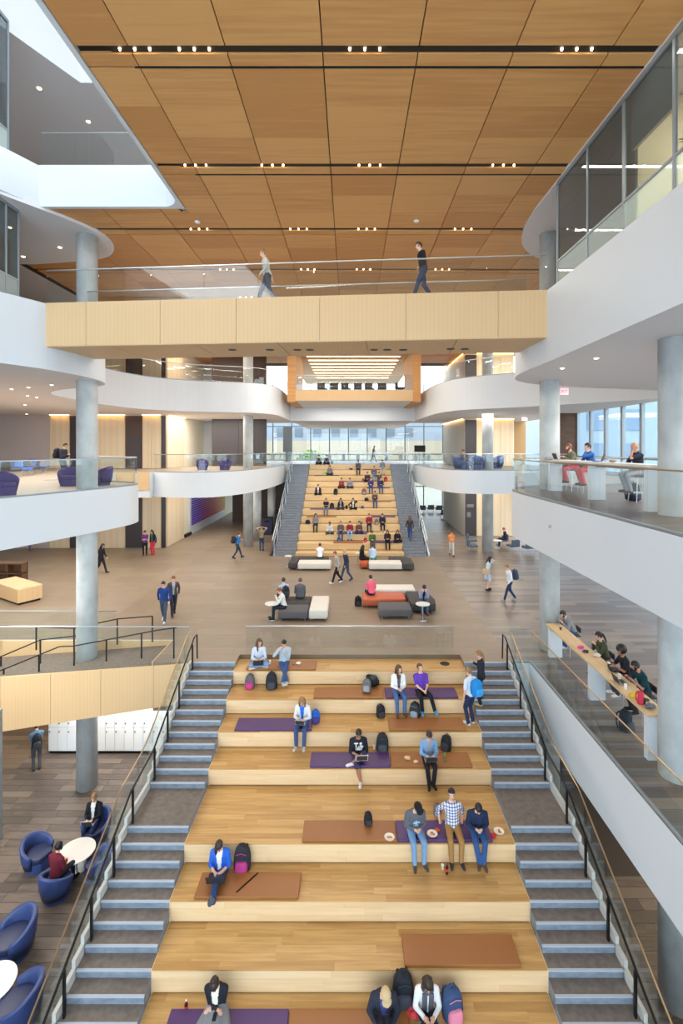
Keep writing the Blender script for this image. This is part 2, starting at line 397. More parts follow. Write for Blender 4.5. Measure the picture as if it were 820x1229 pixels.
# ------------------------------------------------------------------ wood ceiling: panels, slots, lights
ce = struct(MB().box(-5.3, 14, -7, 46, ZC + .10, ZC + .16).box(-14, -5.3, 16.1, 46, ZC + .10, ZC + .16).build('ceiling', mat('ceiling void', (52, 42, 34), .8)))
ce2 = ce
SX = [-.53 + 1.86 * k for k in range(-7, 8)]
SLOT = [9.36 + 3.84 * k for k in range(-4, 10)]
for si, sy in enumerate(SLOT[:-1]):
    ya, yb = sy + .1, SLOT[si + 1] - .1
    rows = [(ya, ya + .30)] + [(ya + .36 + (yb - ya - .36) * r / 3, ya + .36 + (yb - ya - .36) * (r + 1) / 3) for r in range(3)] if 5 < yb < 26 else [(ya, yb)]
    for k in range(len(SX) - 1):
        xa, xb = SX[k], SX[k + 1]
        for (a, b) in rows:
            if xb < -13.6 or xa > 9.5: continue
            if a < 15.53 < b and xa < -5.28: piece('ceiling_panel', xa + .012, min(xb, -5.5) - .012, 15.53, b - .004, ZC, ZC + .07, WOODC, ce)
            if a < 15.53 and xa < -5.28:
                if xb < -5.2: continue
                x_ = -5.28
            elif a < 15.4: x_ = max(xa, -5.28)
            else: x_ = xa
            if b < 15 and xa > 6.0: continue
            xe = min(xb, 6.0) if b < 15 else xb
            if xe - x_ < .05: continue
            dz = RNG.uniform(0, .004)
            piece('ceiling_panel', x_ + .012, xe - .012, a + .004, b - .004, ZC + .0 + dz, ZC + .07, WOODC, ce)
def downlight(x, y, z, r=.05, label=None, group='recessed downlights'):
    pass
slotmat = mat('slot black', (30, 26, 24), .6)
for si, sy in enumerate(SLOT[4:9]):
    x0 = -4.65 if sy < 14 else -9.2
    t = thing('light_slot', 'black lighting slot cut across the wooden ceiling, %s' % ['with a glazed office at its end', 'meeting the white void edge', 'just before the footbridge glass', 'first beyond the footbridge', 'second beyond the footbridge', 'third beyond the footbridge'][si], 'light slot', (0, sy, ZC))
    piece('slot_channel', x0, 6.0 if sy < 15 else 9, sy - .085, sy + .085, ZC + .035, ZC + .09, slotmat, t)
    if sy < 15: piece('thin_track', x0 + .3, 5.95, sy + .425, sy + .445, ZC - .008, ZC + .03, slotmat, t)
    groups = [(-4.45, 3), (-3.3, 3), (.0, 3), (4.1, 3)] if sy < 12 else [(-4.5, 3), (-2.4, 3), (.25, 3), (3.9, 3)] if sy < 15 else [(-5.6, 3), (-2.1, 3), (.3, 3), (3.7, 3)]
    for gx, k in groups:
        for q in range(k):
            lm = MB().lathe([(.02, -.004), (.024, .01), (.024, .05)], 10, (gx + q * .29, 0, .0))
            lm.build('spot_lamp', LAMP, t)
# smoke detectors on the wood ceiling
for (px, py) in ((237, 266), (500, 265)):
    x, y = at(px, py, ZC)
    tag(MB().lathe([(.05, -.05), (.09, -.03), (.1, 0.0)], 16, (0, 0, 0)).build('smoke_detector', PLASTIC), 'round white smoke detector on the wooden ceiling', 'smoke detector', 'smoke detectors on the ceiling').location = (x, y, ZC)

def lamp_disc(px, py, z, label, group, r=.055):
    x, y = at(px, py, z)
    o = tag(MB().lathe([(r, -.012), (r, 0)], 12).build('recessed_downlight', LAMP), label, 'downlight', group); o.location = (x, y, z)
for p in ((47, 106), (106, 146)): lamp_disc(*p, 20.6, 'small recessed downlight in the top storey ceiling', 'downlights of the top storey', .07)
for p in ((12, 273), (72, 297), (28, 308)): lamp_disc(*p, ZC - .1, 'small recessed downlight in the white lobe by the left glass room', 'downlights of the white lobe', .055)
for p in ((716, 430), (675, 442)): lamp_disc(*p, S3, 'small recessed downlight under the right upper gallery', 'downlights under the right gallery', .05)
for p in ((14, 467), (34, 465), (62, 462), (30, 486), (44, 477), (33, 475), (14, 498), (32, 497)): lamp_disc(*p, S3, 'small recessed downlight under the left upper gallery', 'downlights under the left gallery', .05)

# ------------------------------------------------------------------ columns
def column(x, y, z0, z1, r, label, n=28):
    t = tag(MB().lathe([(r, 0), (r, z1 - z0)], n).build('column', CONC, smooth=False), label, 'column'); t.location = (x, y, z0)
    for p in t.data.polygons: p.use_smooth = len(p.vertices) == 4
    return t
column(-9.42, 17.35, Z0, ZC - .1, .345, 'tall round concrete column beside the white lockers and left balconies')
column(7.14, 17.3, Z0, ZC - .06, .34, 'round concrete column at the far end of the long bar counters')
column(7.14, 10.6, Z0, S3, .34, 'thick round concrete column at the near end of the bar counters')
column(xat(298, 35.3), 35.3, 0, Z4, .36, 'round concrete column beside the man with the blue jacket')
column(xat(308.5, 37.5), 37.5, 0, S2, .33, 'round concrete column behind the man with raised arms')
column(xat(326, 41.5), 41.5, 0, S2, .33, 'round concrete column by the blue recycling bins')
column(xat(585.5, 33.6), 33.6, 0, Z4, .38, 'round concrete column among the grey lounge chairs')

# ------------------------------------------------------------------ glass balustrades
def resample(pts, step):
    P = [Vector(p) for p in pts]; L_ = [0]
    for a, b in zip(P, P[1:]): L_.append(L_[-1] + (b - a).length)
    n = max(1, round(L_[-1] / step)); out = []
    for i in range(n + 1):
        d = L_[-1] * i / n; k = 0
        while k < len(L_) - 2 and L_[k + 1] < d: k += 1
        t = (d - L_[k]) / max(1e-9, L_[k + 1] - L_[k]); out.append(P[k].lerp(P[k + 1], t))
    return out
def sheet(path, zl, zh, th=.018):
    """thin upright ribbon over a plan path with heights zl, zh above it"""
    mb = MB(); P = [Vector(p) for p in path]; rings = []
    for i, p in enumerate(P):
        d = P[min(i + 1, len(P) - 1)] - P[max(i - 1, 0)]; d.z = 0; d.normalize(); nrm = Vector((-d.y, d.x, 0)) * th / 2
        rings.append([p + nrm + Vector((0, 0, zl)), p - nrm + Vector((0, 0, zl)), p - nrm + Vector((0, 0, zh)), p + nrm + Vector((0, 0, zh))])
    return mb.loft(rings)
def balustrade(label, path, h=1.07, pane=1.5, cap=STEEL, capr=.022, g=GLASS, low=-.25, clamp=True):
    c = path[len(path) // 2]
    if cap is BRASS: capr = .017
    t = thing('glass_railing', label, 'railing', tuple(c))
    sub = 4
    R_ = resample(path, pane / sub); n = max(1, len(R_) // sub)
    i = 0
    while i < len(R_) - 1:
        j = min(i + sub, len(R_) - 1)
        seg = [p.copy() for p in R_[i:j + 1]]
        d0 = (seg[1] - seg[0]).normalized() * .008; d1 = (seg[-1] - seg[-2]).normalized() * .008
        seg[0] += d0; seg[-1] -= d1
        straight = (seg[-1] - seg[0]).length > .9995 * sum((a - b).length for a, b in zip(seg, seg[1:]))
        sheet([seg[0], seg[-1]] if straight else seg, low, h, .018).build('glass_pane', g, t, world=True)
        i = j
    rp = resample(path, .4)
    MB().tube([p + Vector((0, 0, h + capr * .6)) for p in rp], capr, 6).build('handrail', cap, t, world=True)
    if clamp: sheet(rp, -.02, .05, .05).build('base_channel', MULL, t, world=True)
    return t
v3 = lambda P, z: [(x, y, z) for x, y in P]
def inset(P, d):
    out = []
    for i, p in enumerate(P):
        a = Vector(P[max(i - 1, 0)]); b = Vector(P[min(i + 1, len(P) - 1)]); q = (b - a).normalized()
        out.append((p[0] - q.y * d, p[1] + q.x * d))
    return out
balustrade('curved glass railing on the left second-storey balcony with purple chairs', v3(inset(L2L[4:44], .06), Z2))
balustrade('curved glass railing on the left gallery beside the upper stair', v3(inset(L2LF, .06), Z2))
balustrade('curved glass railing before the gallery bar counter on the right', v3(inset(L2R[10:-2], -.06), Z2), cap=BRASS)
balustrade('curved glass railing on the right gallery beside the upper stair', v3(inset(L2RF, -.06), Z2))
balustrade('curved glass railing of the left upper gallery behind the footbridge', v3(inset(L3L[66:], .06), Z3))
balustrade('curved glass railing of the right upper gallery behind the footbridge', v3(inset(L3RF[12:], -.06), Z3))
balustrade('glass railing on the top left gallery above the void', v3([(-9.85, 15.48), (-5.35, 15.48)], Z4), cap=STEEL)
balustrade('straight glass railing behind the topmost seat tier', v3([(-3.62, 16.84), (3.62, 16.84)], 0), h=.96, pane=1.83, low=-.15, clamp=False)
balustrade('straight glass railing along the plaza edge above the right stair', v3([(6.05, 2.2), (6.05, 16.15)], 0), cap=BRASS, pane=1.7)
balustrade('short glass railing across the head of the right stair gap', v3([(5.35, 16.2), (6.05, 16.2)], 0), pane=.7)
balustrade('glass railing across the head of the upper seating stair', v3([(-5.6, 43.55), (5.6, 43.55)], Z2), pane=1.6)

# ------------------------------------------------------------------ lower seating stair
ls = thing('seating_stair', 'wide oak seating stair with broad tiers descending between two concrete stairs', 'seating stair', (0, 9, Z0))
W = 3.82; base = (0, 0, 0)
under = mat('tier core', (120, 90, 58), .8)
backs = [16.82] + TF[:-1]
for k in range(len(TF)):
    zt, fy, by = TZ[k], TF[k], backs[k] + .02
    core = MB().box(-W + .02, W - .02, fy + .02, by, max(zt - .9, Z0), zt - .022)
    c_ = core.build('tier', under, ls, world=True)
    if k >= 8: continue
    nb = max(5, round((by - fy) / .155)); bw = (by - fy) / nb
    for r in range(nb):
        cuts = sorted([-W, W] + [max(-W + .3, min(W - .3, -W + 2 * W * (q + RNG.uniform(.15, .85)) / (3 if k < 4 else 4))) for q in range(3 if k < 4 else 4)])
        for xa, xb in zip(cuts, cuts[1:]):
            if xb - xa < .05: continue
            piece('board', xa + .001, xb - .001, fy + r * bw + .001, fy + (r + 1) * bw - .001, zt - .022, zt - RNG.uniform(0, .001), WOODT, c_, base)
    rh = .457 - .05
    for r in range(3):
        cuts = sorted([-W, W] + [-W + 2 * W * (q + RNG.uniform(.2, .8)) / 3 for q in range(3)])
        for xa, xb in zip(cuts, cuts[1:]):
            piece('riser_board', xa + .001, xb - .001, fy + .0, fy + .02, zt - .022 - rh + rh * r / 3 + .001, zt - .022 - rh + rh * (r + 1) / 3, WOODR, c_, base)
    for s in (-1, 1):
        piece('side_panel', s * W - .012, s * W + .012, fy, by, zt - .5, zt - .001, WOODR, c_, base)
# brown and purple seat mats
def seatmat(x0, x1, k, m, label, zt=None, fy=None, dep=.6, hgt=.065):
    z = TZ[k] if zt is None else zt; y = TF[k] if fy is None else fy
    o = tag(MB().box(x0 + .01, x1 - .01, 0, dep, 0, hgt).build('seat_mat', m, bevel=.016, segs=2), label, 'seat mat')
    o.location = (0, y + .03, z + .001); return o
seatmat(-3.43, -1.12, 0, COGNAC, 'cognac seat mat under the couple on the topmost oak tier')
seatmat(-1.14, 1.08, 1, COGNAC, 'cognac seat mat beside the purple one under the man in the purple polo shirt')
seatmat(1.10, 3.38, 1, PURPLE, 'purple seat mat under the man in the purple polo shirt')
seatmat(-3.37, -1.10, 2, PURPLE, 'purple seat mat under the woman with the pale cardigan and blue bag')
seatmat(1.14, 3.40, 2, COGNAC, 'cognac seat mat by the feet of the standing boy with the blue backpack')
seatmat(-1.10, 1.12, 3, PURPLE, 'purple seat mat under the man in the lettered hoodie')
seatmat(1.13, 3.35, 3, COGNAC, 'cognac seat mat under the woman in the denim jacket')
seatmat(-1.12, 1.10, 4, COGNAC, 'cognac seat mat with a small black bag on it')
seatmat(1.10, 3.33, 4, PURPLE, 'purple seat mat under the three young men sitting in a row')
seatmat(-3.33, -1.08, 5, COGNAC, 'cognac seat mat under the legs of the woman in the blue cardigan')
seatmat(1.05, 3.33, 6, COGNAC, 'empty cognac seat mat above the woman with the grey scarf')
seatmat(-3.34, -1.12, 7, PURPLE, 'purple seat mat under the woman with the long grey skirt')
seatmat(-1.12, 1.10, 7, COGNAC, 'cognac seat mat under the man in the tan cap')
x, y = at(534, 796.5, TZ[0])
tag(MB().lathe([(.16, 0), (.16, .006)], 20).build('floor_grommet', BLACK), 'round black grommet set in the topmost oak tier', 'grommet').location = (x, y, TZ[0])

# concrete stairs at both sides of the seating stair
def nosing(n):
    if n <= 11: return 16.2 - RUN * n
    return 11.5 - RUN * (n - 12)
def conc_stair(sx, label):
    t = thing('concrete_stair', label, 'stair', (sx * 4.55, 9, Z0))
    x0, x1 = (3.83, 5.28)
    xa, xb = (x0, x1) if sx > 0 else (-x1, -x0)
    for n in range(0, 32):
        z = -RISE * n; yf = nosing(n); yb = nosing(n - 1) if n else 16.2
        if n == 0:
            pass
        mb = MB().box(xa, xb, yf + .012, yb + .03, z - RISE - .12, z, 0, top=1)
        mb.box(xa, xb, yf, yf + .03, z - RISE + .0, z - .028, 0)
        mb.box(xa, xb, yf - .012, yf + .03, z - .028, z + .001, 2)
        mb.build('step', [RISER, TREAD, NOSE], t, world=True)
    # zig-zag stringer kerb on the outer side
    xo = 5.28 * sx; kerb = MB(); pts = []
    for n in range(0, 31):
        z = -RISE * n; yf = nosing(n); yn = nosing(n + 1)
        kerb.box(min(xo, xo + sx * .07), max(xo, xo + sx * .07), yn - .02, yf + .03, z - RISE - .45, z + .05)
    kerb.build('stringer', mat('pale stringer', (196, 196, 192), .5), t, world=True)
    # glass, cap and inner handrail
    xg = sx * 5.42; xh = sx * 5.2
    prof = [(16.45, 0.0), (16.2, 0), (nosing(11), -RISE * 11), (11.5, -RISE * 12), (nosing(31), -RISE * 31)]
    segs = resample([(xg, y, z) for y, z in prof[1:]], 1.5)
    for a, b in zip(segs, segs[1:]):
        d = (b - a).normalized() * .01
        sheet([a + d, b - d], -.35, .92, .016).build('glass_pane', GLASS, t, world=True)
    MB().tube([(xg, y, z + .94) for y, z in prof], .017, 6).build('glass_cap', BRASS, t, world=True)
    hr = [(16.5, -.02), (16.45, .84)] + [(y, z + .84) for y, z in prof[1:]]
    MB().tube([(xh, y, z) for y, z in hr], .024, 8).build('handrail', BLACK, t, world=True)
    for n in (1, 5, 8, 11, 12, 15, 18, 21, 24, 27):
        y = nosing(n) + .1 if n != 12 else 11.6; z = -RISE * n
        MB().box(xh - .02, xh + .02, y - .028, y + .028, z - .02, z + .84).build('post', BLACK, t, world=True)
conc_stair(-1, 'grey concrete stair beside the blue lounge chairs')
conc_stair(1, 'grey concrete stair beside the white plaza wall')

# ------------------------------------------------------------------ upper seating stair
us = thing('seating_stair', 'far oak seating stair crowded with students, climbing to the windows', 'seating stair', (0, 38, 0))
WU = 3.6; ub = (0, 0, 0)
WOODU = wood('far tier oak', (222, 194, 150), (206, 174, 126), (.9, 10, 14), .45, .25)
for k in range(1, 13):
    zt = UZ[k]; fy = UF[k]; by = UF[k - 1] + .02
    c_ = MB().box(-WU + .01, WU - .01, fy + .02, by, max(0, zt - .8), zt - .02).build('tier', under, us, world=True)
    piece('tread_board', -WU, WU, fy, by, zt - .02, zt, WOODU, c_, ub)
    piece('riser_board', -WU, WU, UF[k - 1], UF[k - 1] + .02, zt + .045, UZ[k - 1] - .02, WOODU, c_, ub)
piece('riser_board', -WU, WU, UF[12], UF[12] + .02, .03, UZ[12] - .02, WOODU, c_, ub)
def up_stair(sx, label):
    t = thing('concrete_stair', label, 'stair', (sx * 4.4, 38, 0)); n = 38; rise = Z2 / n; run = 11.3 / n
    xa, xb = sorted((sx * 3.62, sx * 5.1))
    y0 = 32.1
    for i in range(n):
        mb = MB().box(xa, xb, y0 + run * i, y0 + run * (i + 1) + .02, max(0, rise * i - .3), rise * (i + 1), 0, top=1)
        mb.build('step', [RISER, TREAD], t, world=True)
    for xg, m, r in ((sx * 5.14, STEEL, .03),):
        A = Vector((xg, y0, .1)); B = Vector((xg, y0 + 11.3, Z2 + .05))
        S = resample([A, B], 1.5)
        for a, b in zip(S, S[1:]):
            sheet([a, b], -.5, .95, .016).build('glass_pane', GLASS, t, world=True)
            MB().box(xg - sx * .12 - .02, xg - sx * .12 + .02, a.y - .02, a.y + .02, a.z - .1, a.z + .85).build('post', STEEL, t, world=True)
        MB().tube([A + Vector((0, 0, .97)), B + Vector((0, 0, .97))], .025, 6).build('glass_cap', STEEL, t, world=True)
        MB().tube([A + Vector((-sx * .12, 0, .86)), B + Vector((-sx * .12, 0, .86))], .022, 6).build('handrail', STEEL, t, world=True)
    MB().prism([(0, 0), (1, 0), (1, 1)], 0, 0.01)
up_stair(-1, 'narrow grey stair climbing beside the crowded oak tiers, by the blue bins')
up_stair(1, 'narrow grey stair climbing beside the crowded oak tiers, with a walking woman')
struct(MB().add([(x, y, z) for x in (-5.3, -5.2) for (y, z) in ((32.1, 0), (43.4, 0), (43.4, Z2), (32.1, .15))] , [(0, 1, 2, 3), (7, 6, 5, 4), (0, 4, 5, 1), (3, 2, 6, 7), (0, 3, 7, 4), (1, 5, 6, 2)]).build('trim_4', DBROWN))
struct(MB().add([(x, y, z) for x in (5.2, 5.3) for (y, z) in ((32.1, 0), (43.4, 0), (43.4, Z2), (32.1, .15))] , [(0, 1, 2, 3), (7, 6, 5, 4), (0, 4, 5, 1), (3, 2, 6, 7), (0, 3, 7, 4), (1, 5, 6, 2)]).build('trim_5', WHITE))

# ------------------------------------------------------------------ footbridge
fb = thing('footbridge', 'wood clad footbridge with glass railing crossing high over the hall', 'footbridge', (-1.85, 14.1, Z3))
A = Vector((-9.3, 14.72, 0)); B = Vector((5.55, 13.5, 0)); d = (B - A).normalized(); nb_ = Vector((-d.y, d.x, 0)); ang = math.atan2(d.y, d.x)
zb = Z3 - 1.30
def bridge_box(s0, s1, t0, t1, z0, z1, m, name):
    mb = MB(); pts = [A + d * s0 + nb_ * t0, A + d * s1 + nb_ * t0, A + d * s1 + nb_ * t1, A + d * s0 + nb_ * t1]
    mb.prism([(p.x, p.y) for p in pts], z0, z1)
    return mb.build(name, m, fb, world=True)
Lb = (B - A).length
bridge_box(0, Lb, .03, 2.07, zb + .02, Z3 - .01, FLOOR2, 'deck')
cutp = [(xp - 55) / 603 for xp in (55, 109, 203, 297, 397, 498, 602, 658)]
cs = [Lb * (c ** 1.0) for c in cutp]
for a, b in zip(cs, cs[1:]):
    bridge_box(a + .006, b - .006, 0, .03, zb, Z3 + .02, WOODF, 'fascia_panel')
    bridge_box(a + .006, b - .006, 2.07, 2.1, zb, Z3 + .02, WOODF, 'fascia_panel')
for a, b in zip([0, 2.1, 4.7, 7.2, 9.8, 12.4], [2.1, 4.7, 7.2, 9.8, 12.4, Lb]):
    bridge_box(a + .012, b - .012, .02, 2.08, zb - .015, zb + .02, WOODF, 'soffit_panel')
for (px, py) in ((279, 420), (324, 420), (357, 420), (372, 420), (449, 420), (465, 420), (484, 420), (541, 419), (558, 419)):
    x, y = at(px, py, zb - .02)
    MB().lathe([(.13, -.012), (.13, 0)], 16, (x, y, zb - .013)).build('round_fitting', BLACK, fb, world=True)
for t_ in (.06, 2.04):
    P0 = A + d * .05 + nb_ * t_; n = 9
    for i in range(n):
        a = P0 + d * (Lb - .1) * i / n; b = P0 + d * (Lb - .1) * (i + 1) / n; e = d * .006
        sheet([a + e + Vector((0, 0, Z3)), b - e + Vector((0, 0, Z3))], 0, 1.0, .018).build('glass_pane', GLASS, fb, world=True)
    MB().tube([P0 + Vector((0, 0, Z3 + 1.02)), P0 + d * (Lb - .1) + Vector((0, 0, Z3 + 1.02))], .022, 6).build('handrail', STEEL, fb, world=True)
# wooden link between the galleries on the left
lk = thing('wooden_fascia', 'short oak fascia panel on the left gallery link', 'fascia', (-13, 29, Z2 - 1.05))
piece('panel', -14.0, -12.9, 28.93, 28.98, Z2 - 1.05, Z2, WOODF, lk); piece('panel', -12.88, -12.0, 28.93, 28.98, Z2 - 1.05, Z2, WOODF, lk)

# ------------------------------------------------------------------ glazed rooms beside the upper galleries
def glass_room(label, x, ys, z0, z1, xe=None):
    t = thing('glass_partition', label, 'glass partition', (x, ys[0], z0))
    for i, (a, b) in enumerate(zip(ys, ys[1:])):
        piece('frosted_pane', x - .008, x + .008, a + .02, b - .02, z0 + .03, z0 + .95, GLASSM, t)
        piece('glass_pane', x - .008, x + .008, a + .02, b - .02, z0 + .98, z1 - .08, GLASSD, t)
    for y_ in ys: piece('mullion', x - .03, x + .03, y_ - .03, y_ + .03, z0, z1, MULL, t)
    piece('head_rail', x - .04, x + .04, ys[0], ys[-1], z1 - .1, z1, MULL, t)
    piece('transom', x - .03, x + .03, ys[0], ys[-1], z0 + .94, z0 + .99, MULL, t)
    return t
glass_room('glazed office front with frosted sill along the right upper gallery', 5.98, [4.2, 6.7, 8.9, 10.55, 12.15, 13.9], Z3, ZC - .06)
glass_room('glazed room front on the left upper gallery', -10.6, [9.0, 12.0, 14.9, 15.45], Z3, ZC - .1)
glass_room('glazed room front on the top left gallery', -10.75, [9.0, 12.0, 14.65, 15.2], Z4, 20.6)
# lit office behind the right glazing
struct(MB().box(11.6, 11.7, 2, 20, Z3, ZC).build('wall_office', mat('office wall', (236, 224, 196), .7)))
struct(MB().box(6.2, 11.6, 10.42, 10.52, Z3, ZC - .1).build('wall_office_left', mat('office wall', (236, 224, 196), .7)))
tag(MB().box(6.02, 6.09, 8.95, 10.35, ZC - 1.35, ZC - .15).build('roller_blind', mat('blind cloth', (226, 222, 218), .8)), 'pale roller blind half drawn in the lit office', 'blind')
tag(MB().box(6.02, 6.06, 10.72, 12.0, ZC - .22, ZC - .14).build('roller_blind', PLASTIC), 'rolled up white blind over the dim office window', 'blind')
tag(MB().box(6.02, 6.06, 12.3, 13.8, ZC - .22, ZC - .14).build('roller_blind', PLASTIC), 'rolled up white blind beside the white ceiling lobe', 'blind')
ofl = bpy.data.lights.new('office_lamp', 'AREA'); ofl.energy = 350; ofl.color = (1, .85, .62); ofl.size = 1.2
olo = bpy.data.objects.new('office_lamp', ofl); COL.objects.link(olo); olo.location = (8.6, 8.6, ZC - .15)
pl = thing('potted_plant', 'leafy green plant in the lit office window', 'plant', (6.5, 9.05, Z3 + .9))
MB().lathe([(.1, 0), (.14, .22)], 12).build('pot', PLASTIC, pl)
for i in range(14):
    a = RNG.uniform(0, 6.28); L_ = RNG.uniform(.25, .5); e = Vector((math.cos(a) * L_ * .7, math.sin(a) * L_ * .7, .22 + L_ * RNG.uniform(.4, 1.1)))
    sd = Vector((-math.sin(a), math.cos(a), 0)) * .05
    m_ = e * .55 + Vector((0, 0, .22))
    MB().add([Vector((0, 0, .2)), m_ + sd, e, m_ - sd], [(0, 1, 2, 3)]).build('leaf', mat('leaf green', (92, 120, 52), .5), pl)
# ================================================================== far walls
MAUVE = mat('mauve wall', (190, 180, 178), .8)
CREAM = mat('cream wall', (236, 228, 206), .7)
storeys = ((0, S2), (Z2, S3), (Z3, ZC))
wl = struct(MB().box(-26, -13.3, 34.75, 35.0, 0, Z4).build('wall_rear_left', MAUVE))
for zi, (za, zb_) in enumerate(storeys):
    segs = [(60, 83, WOODW), (83, 93, DARK), (93, 121, WOODW), (121, 150, WOODW), (150, 171, DBROWN if zi else DARK), (171, 182, WOODW), (182, 193, WOODW), (193, 198.5, DARK)]
    for a, b, m in segs:
        xa, xb = xat(a, 34.65), xat(b, 34.65)
        dep = .12 if m is WOODW else .03
        piece('wall_panel', xa + .01, xb - .01, 34.75 - dep, 34.75, za + .02, zb_ - .08, m, wl, (0, 0, 0))
    for a, b in ((60, 83), (93, 150), (171, 193)):
        t = tag(MB().box(xat(a, 34.5), xat(b, 34.5), 34.42, 34.46, 0, .04).build('cove_light', COVE), 'warm cove light strip over the left wall panels, %s storey' % ('plaza', 'gallery', 'upper')[zi], 'cove light', 'cove strips %d' % zi)
        t.location = (0, 0, zb_ - .05)
    if zi: piece('elevator_door', xat(152, 34.6), xat(169, 34.6), 34.68, 34.73, za, za + 2.3, DARK, wl, (0, 0, 0))
ws = struct(MB().box(-13.5, -13.3, 35, 58, 0, Z4).build('wall_side_left', CREAM))
for za, zb_ in storeys:
    for i in range(4): piece('wall_panel', -13.3, -13.2, 35.0 + i * .9, 35.88 + i * .9, za + .02, zb_ - .08, WOODW, ws, (0, 0, 0))
    t = tag(MB().box(-13.1, -13.06, 35.0, 38.5, 0, .04).build('cove_light', COVE), 'warm cove light strip along the left side passage', 'cove light', 'side passage coves'); t.location = (0, 0, zb_ - .05)
# rainbow slat wall on the plaza
rw = thing('slat_wall', 'wall of coloured horizontal slats fading from purple through red to yellow', 'slat wall', (-13.2, 45.5, 0))
piece('white_backing', -13.29, -13.22, 39.9, 51.2, .0, S2 - .1, WHITE, rw)
rb = mat('rainbow lacquer', (120, 60, 140), .5); N, L, b_ = nodes(rb)
g = N.new('ShaderNodeNewGeometry'); sp = N.new('ShaderNodeSeparateXYZ'); L.new(g.outputs['Position'], sp.inputs[0])
mr = N.new('ShaderNodeMapRange'); mr.inputs[1].default_value = 40.3; mr.inputs[2].default_value = 51; L.new(sp.outputs['Y'], mr.inputs[0])
cr = N.new('ShaderNodeValToRGB'); e = cr.color_ramp.elements
e[0].position = 0; e[0].color = (*lin((96, 76, 190)), 1); e[1].position = 1; e[1].color = (*lin((240, 190, 40)), 1)
for p_, c_ in ((.2, (130, 74, 190)), (.38, (190, 60, 130)), (.6, (226, 80, 70))): q = cr.color_ramp.elements.new(p_); q.color = (*lin(c_), 1)
L.new(mr.outputs[0], cr.inputs[0]); L.new(cr.outputs[0], b_.inputs['Base Color'])
for i in range(17): piece('slat', -13.21, -13.12, 40.3, 51.0, .75 + i * .19, .87 + i * .19, rb, rw)
piece('black_plinth', -13.3, -13.12, 38.7, 40.2, 0, .25, BLACK, rw)
# dark board walls on the left galleries
wd = struct(MB().box(-11.4, -6.9, 40.0, 40.15, Z2, ZC).build('wall_inner_left', DARK))
for (xa, xb) in ((-11.38, -9.2), (-9.18, -7.9), (-7.88, -6.92)):
    piece('wall_panel', xa, xb, 39.93, 40.0, Z2, S3 - .05, DARK, wd, (0, 0, 0)); piece('wall_panel', xa, xb, 39.93, 40.0, Z3, ZC - .05, DBROWN, wd, (0, 0, 0))
struct(MB().box(-13.3, -11.4, 44, 44.2, Z2, ZC).build('wall_inner_white', WHITE))
struct(MB().box(-11.4, -5.4, 47, 47.2, 0, S2).build('wall_plaza_left', DBROWN))
struct(MB().box(-26.2, -26, -7, 46, Z0, 22).build('wall_left', MAUVE))
# right
wr = struct(MB().box(9.45, 13.4, 39.5, 39.7, 0, Z4).build('wall_rear_right', CREAM))
for zi, (za, zb_) in enumerate(storeys):
    for a, b, m in ((558.5, 572, DARK), (572, 586, WOODW), (586, 601, WOODW), (601, 616, WOODW)):
        piece('wall_panel', xat(a, 39.45) + .01, xat(b, 39.45) - .01, 39.5 - (.1 if m is WOODW else .03), 39.5, za + .02, zb_ - .08, m, wr, (0, 0, 0))
    t = tag(MB().box(10.3, 13.3, 39.2, 39.24, 0, .04).build('cove_light', COVE), 'warm cove light strip over the right wall panels, %s storey' % ('plaza', 'gallery', 'upper')[zi], 'cove light'); t.location = (0, 0, zb_ - .05)
    t = tag(MB().box(9.2, 9.24, 39.5, 48, 0, .04).build('cove_light', COVE), 'warm cove light strip along the right side wall, %s storey' % ('plaza', 'gallery', 'upper')[zi], 'cove light'); t.location = (0, 0, zb_ - .05)
wsr = struct(MB().box(9.45, 9.6, 39.7, 48.5, 0, Z4).build('wall_side_right', CREAM))
for za, zb_ in storeys:
    for i in range(5): piece('wall_panel', 9.36, 9.45, 39.6 + i * 1.78, 41.36 + i * 1.78, za + .02, zb_ - .08, mat('grey wall wood', (176, 170, 160), .6), wsr, (0, 0, 0))
dr = thing('wall_sign', 'small pale room sign on the dark plaza door', 'sign', (9.75, 39.44, 2.0))
piece('sign_plate', 9.55, 10.1, 39.42, 39.46, 2.35, 2.6, mat('sign grey', (120, 120, 122), .5), dr); piece('sign_plate', 9.55, 9.85, 39.42, 39.46, 1.55, 1.95, mat('sign grey', (120, 120, 122), .5), dr)
struct(MB().box(13.4, 16, 44, 44.2, Z2, S3).build('wall_kitchen', mat('tan room wall', (176, 140, 92), .7)))
struct(MB().box(14.2, 15.7, 33.2, 33.4, Z2, S3).build('wall_brown_right', WOODB))
struct(MB().box(13.4, 15.6, 46, 46.2, 0, S2).build('wall_plaza_right', MAUVE))

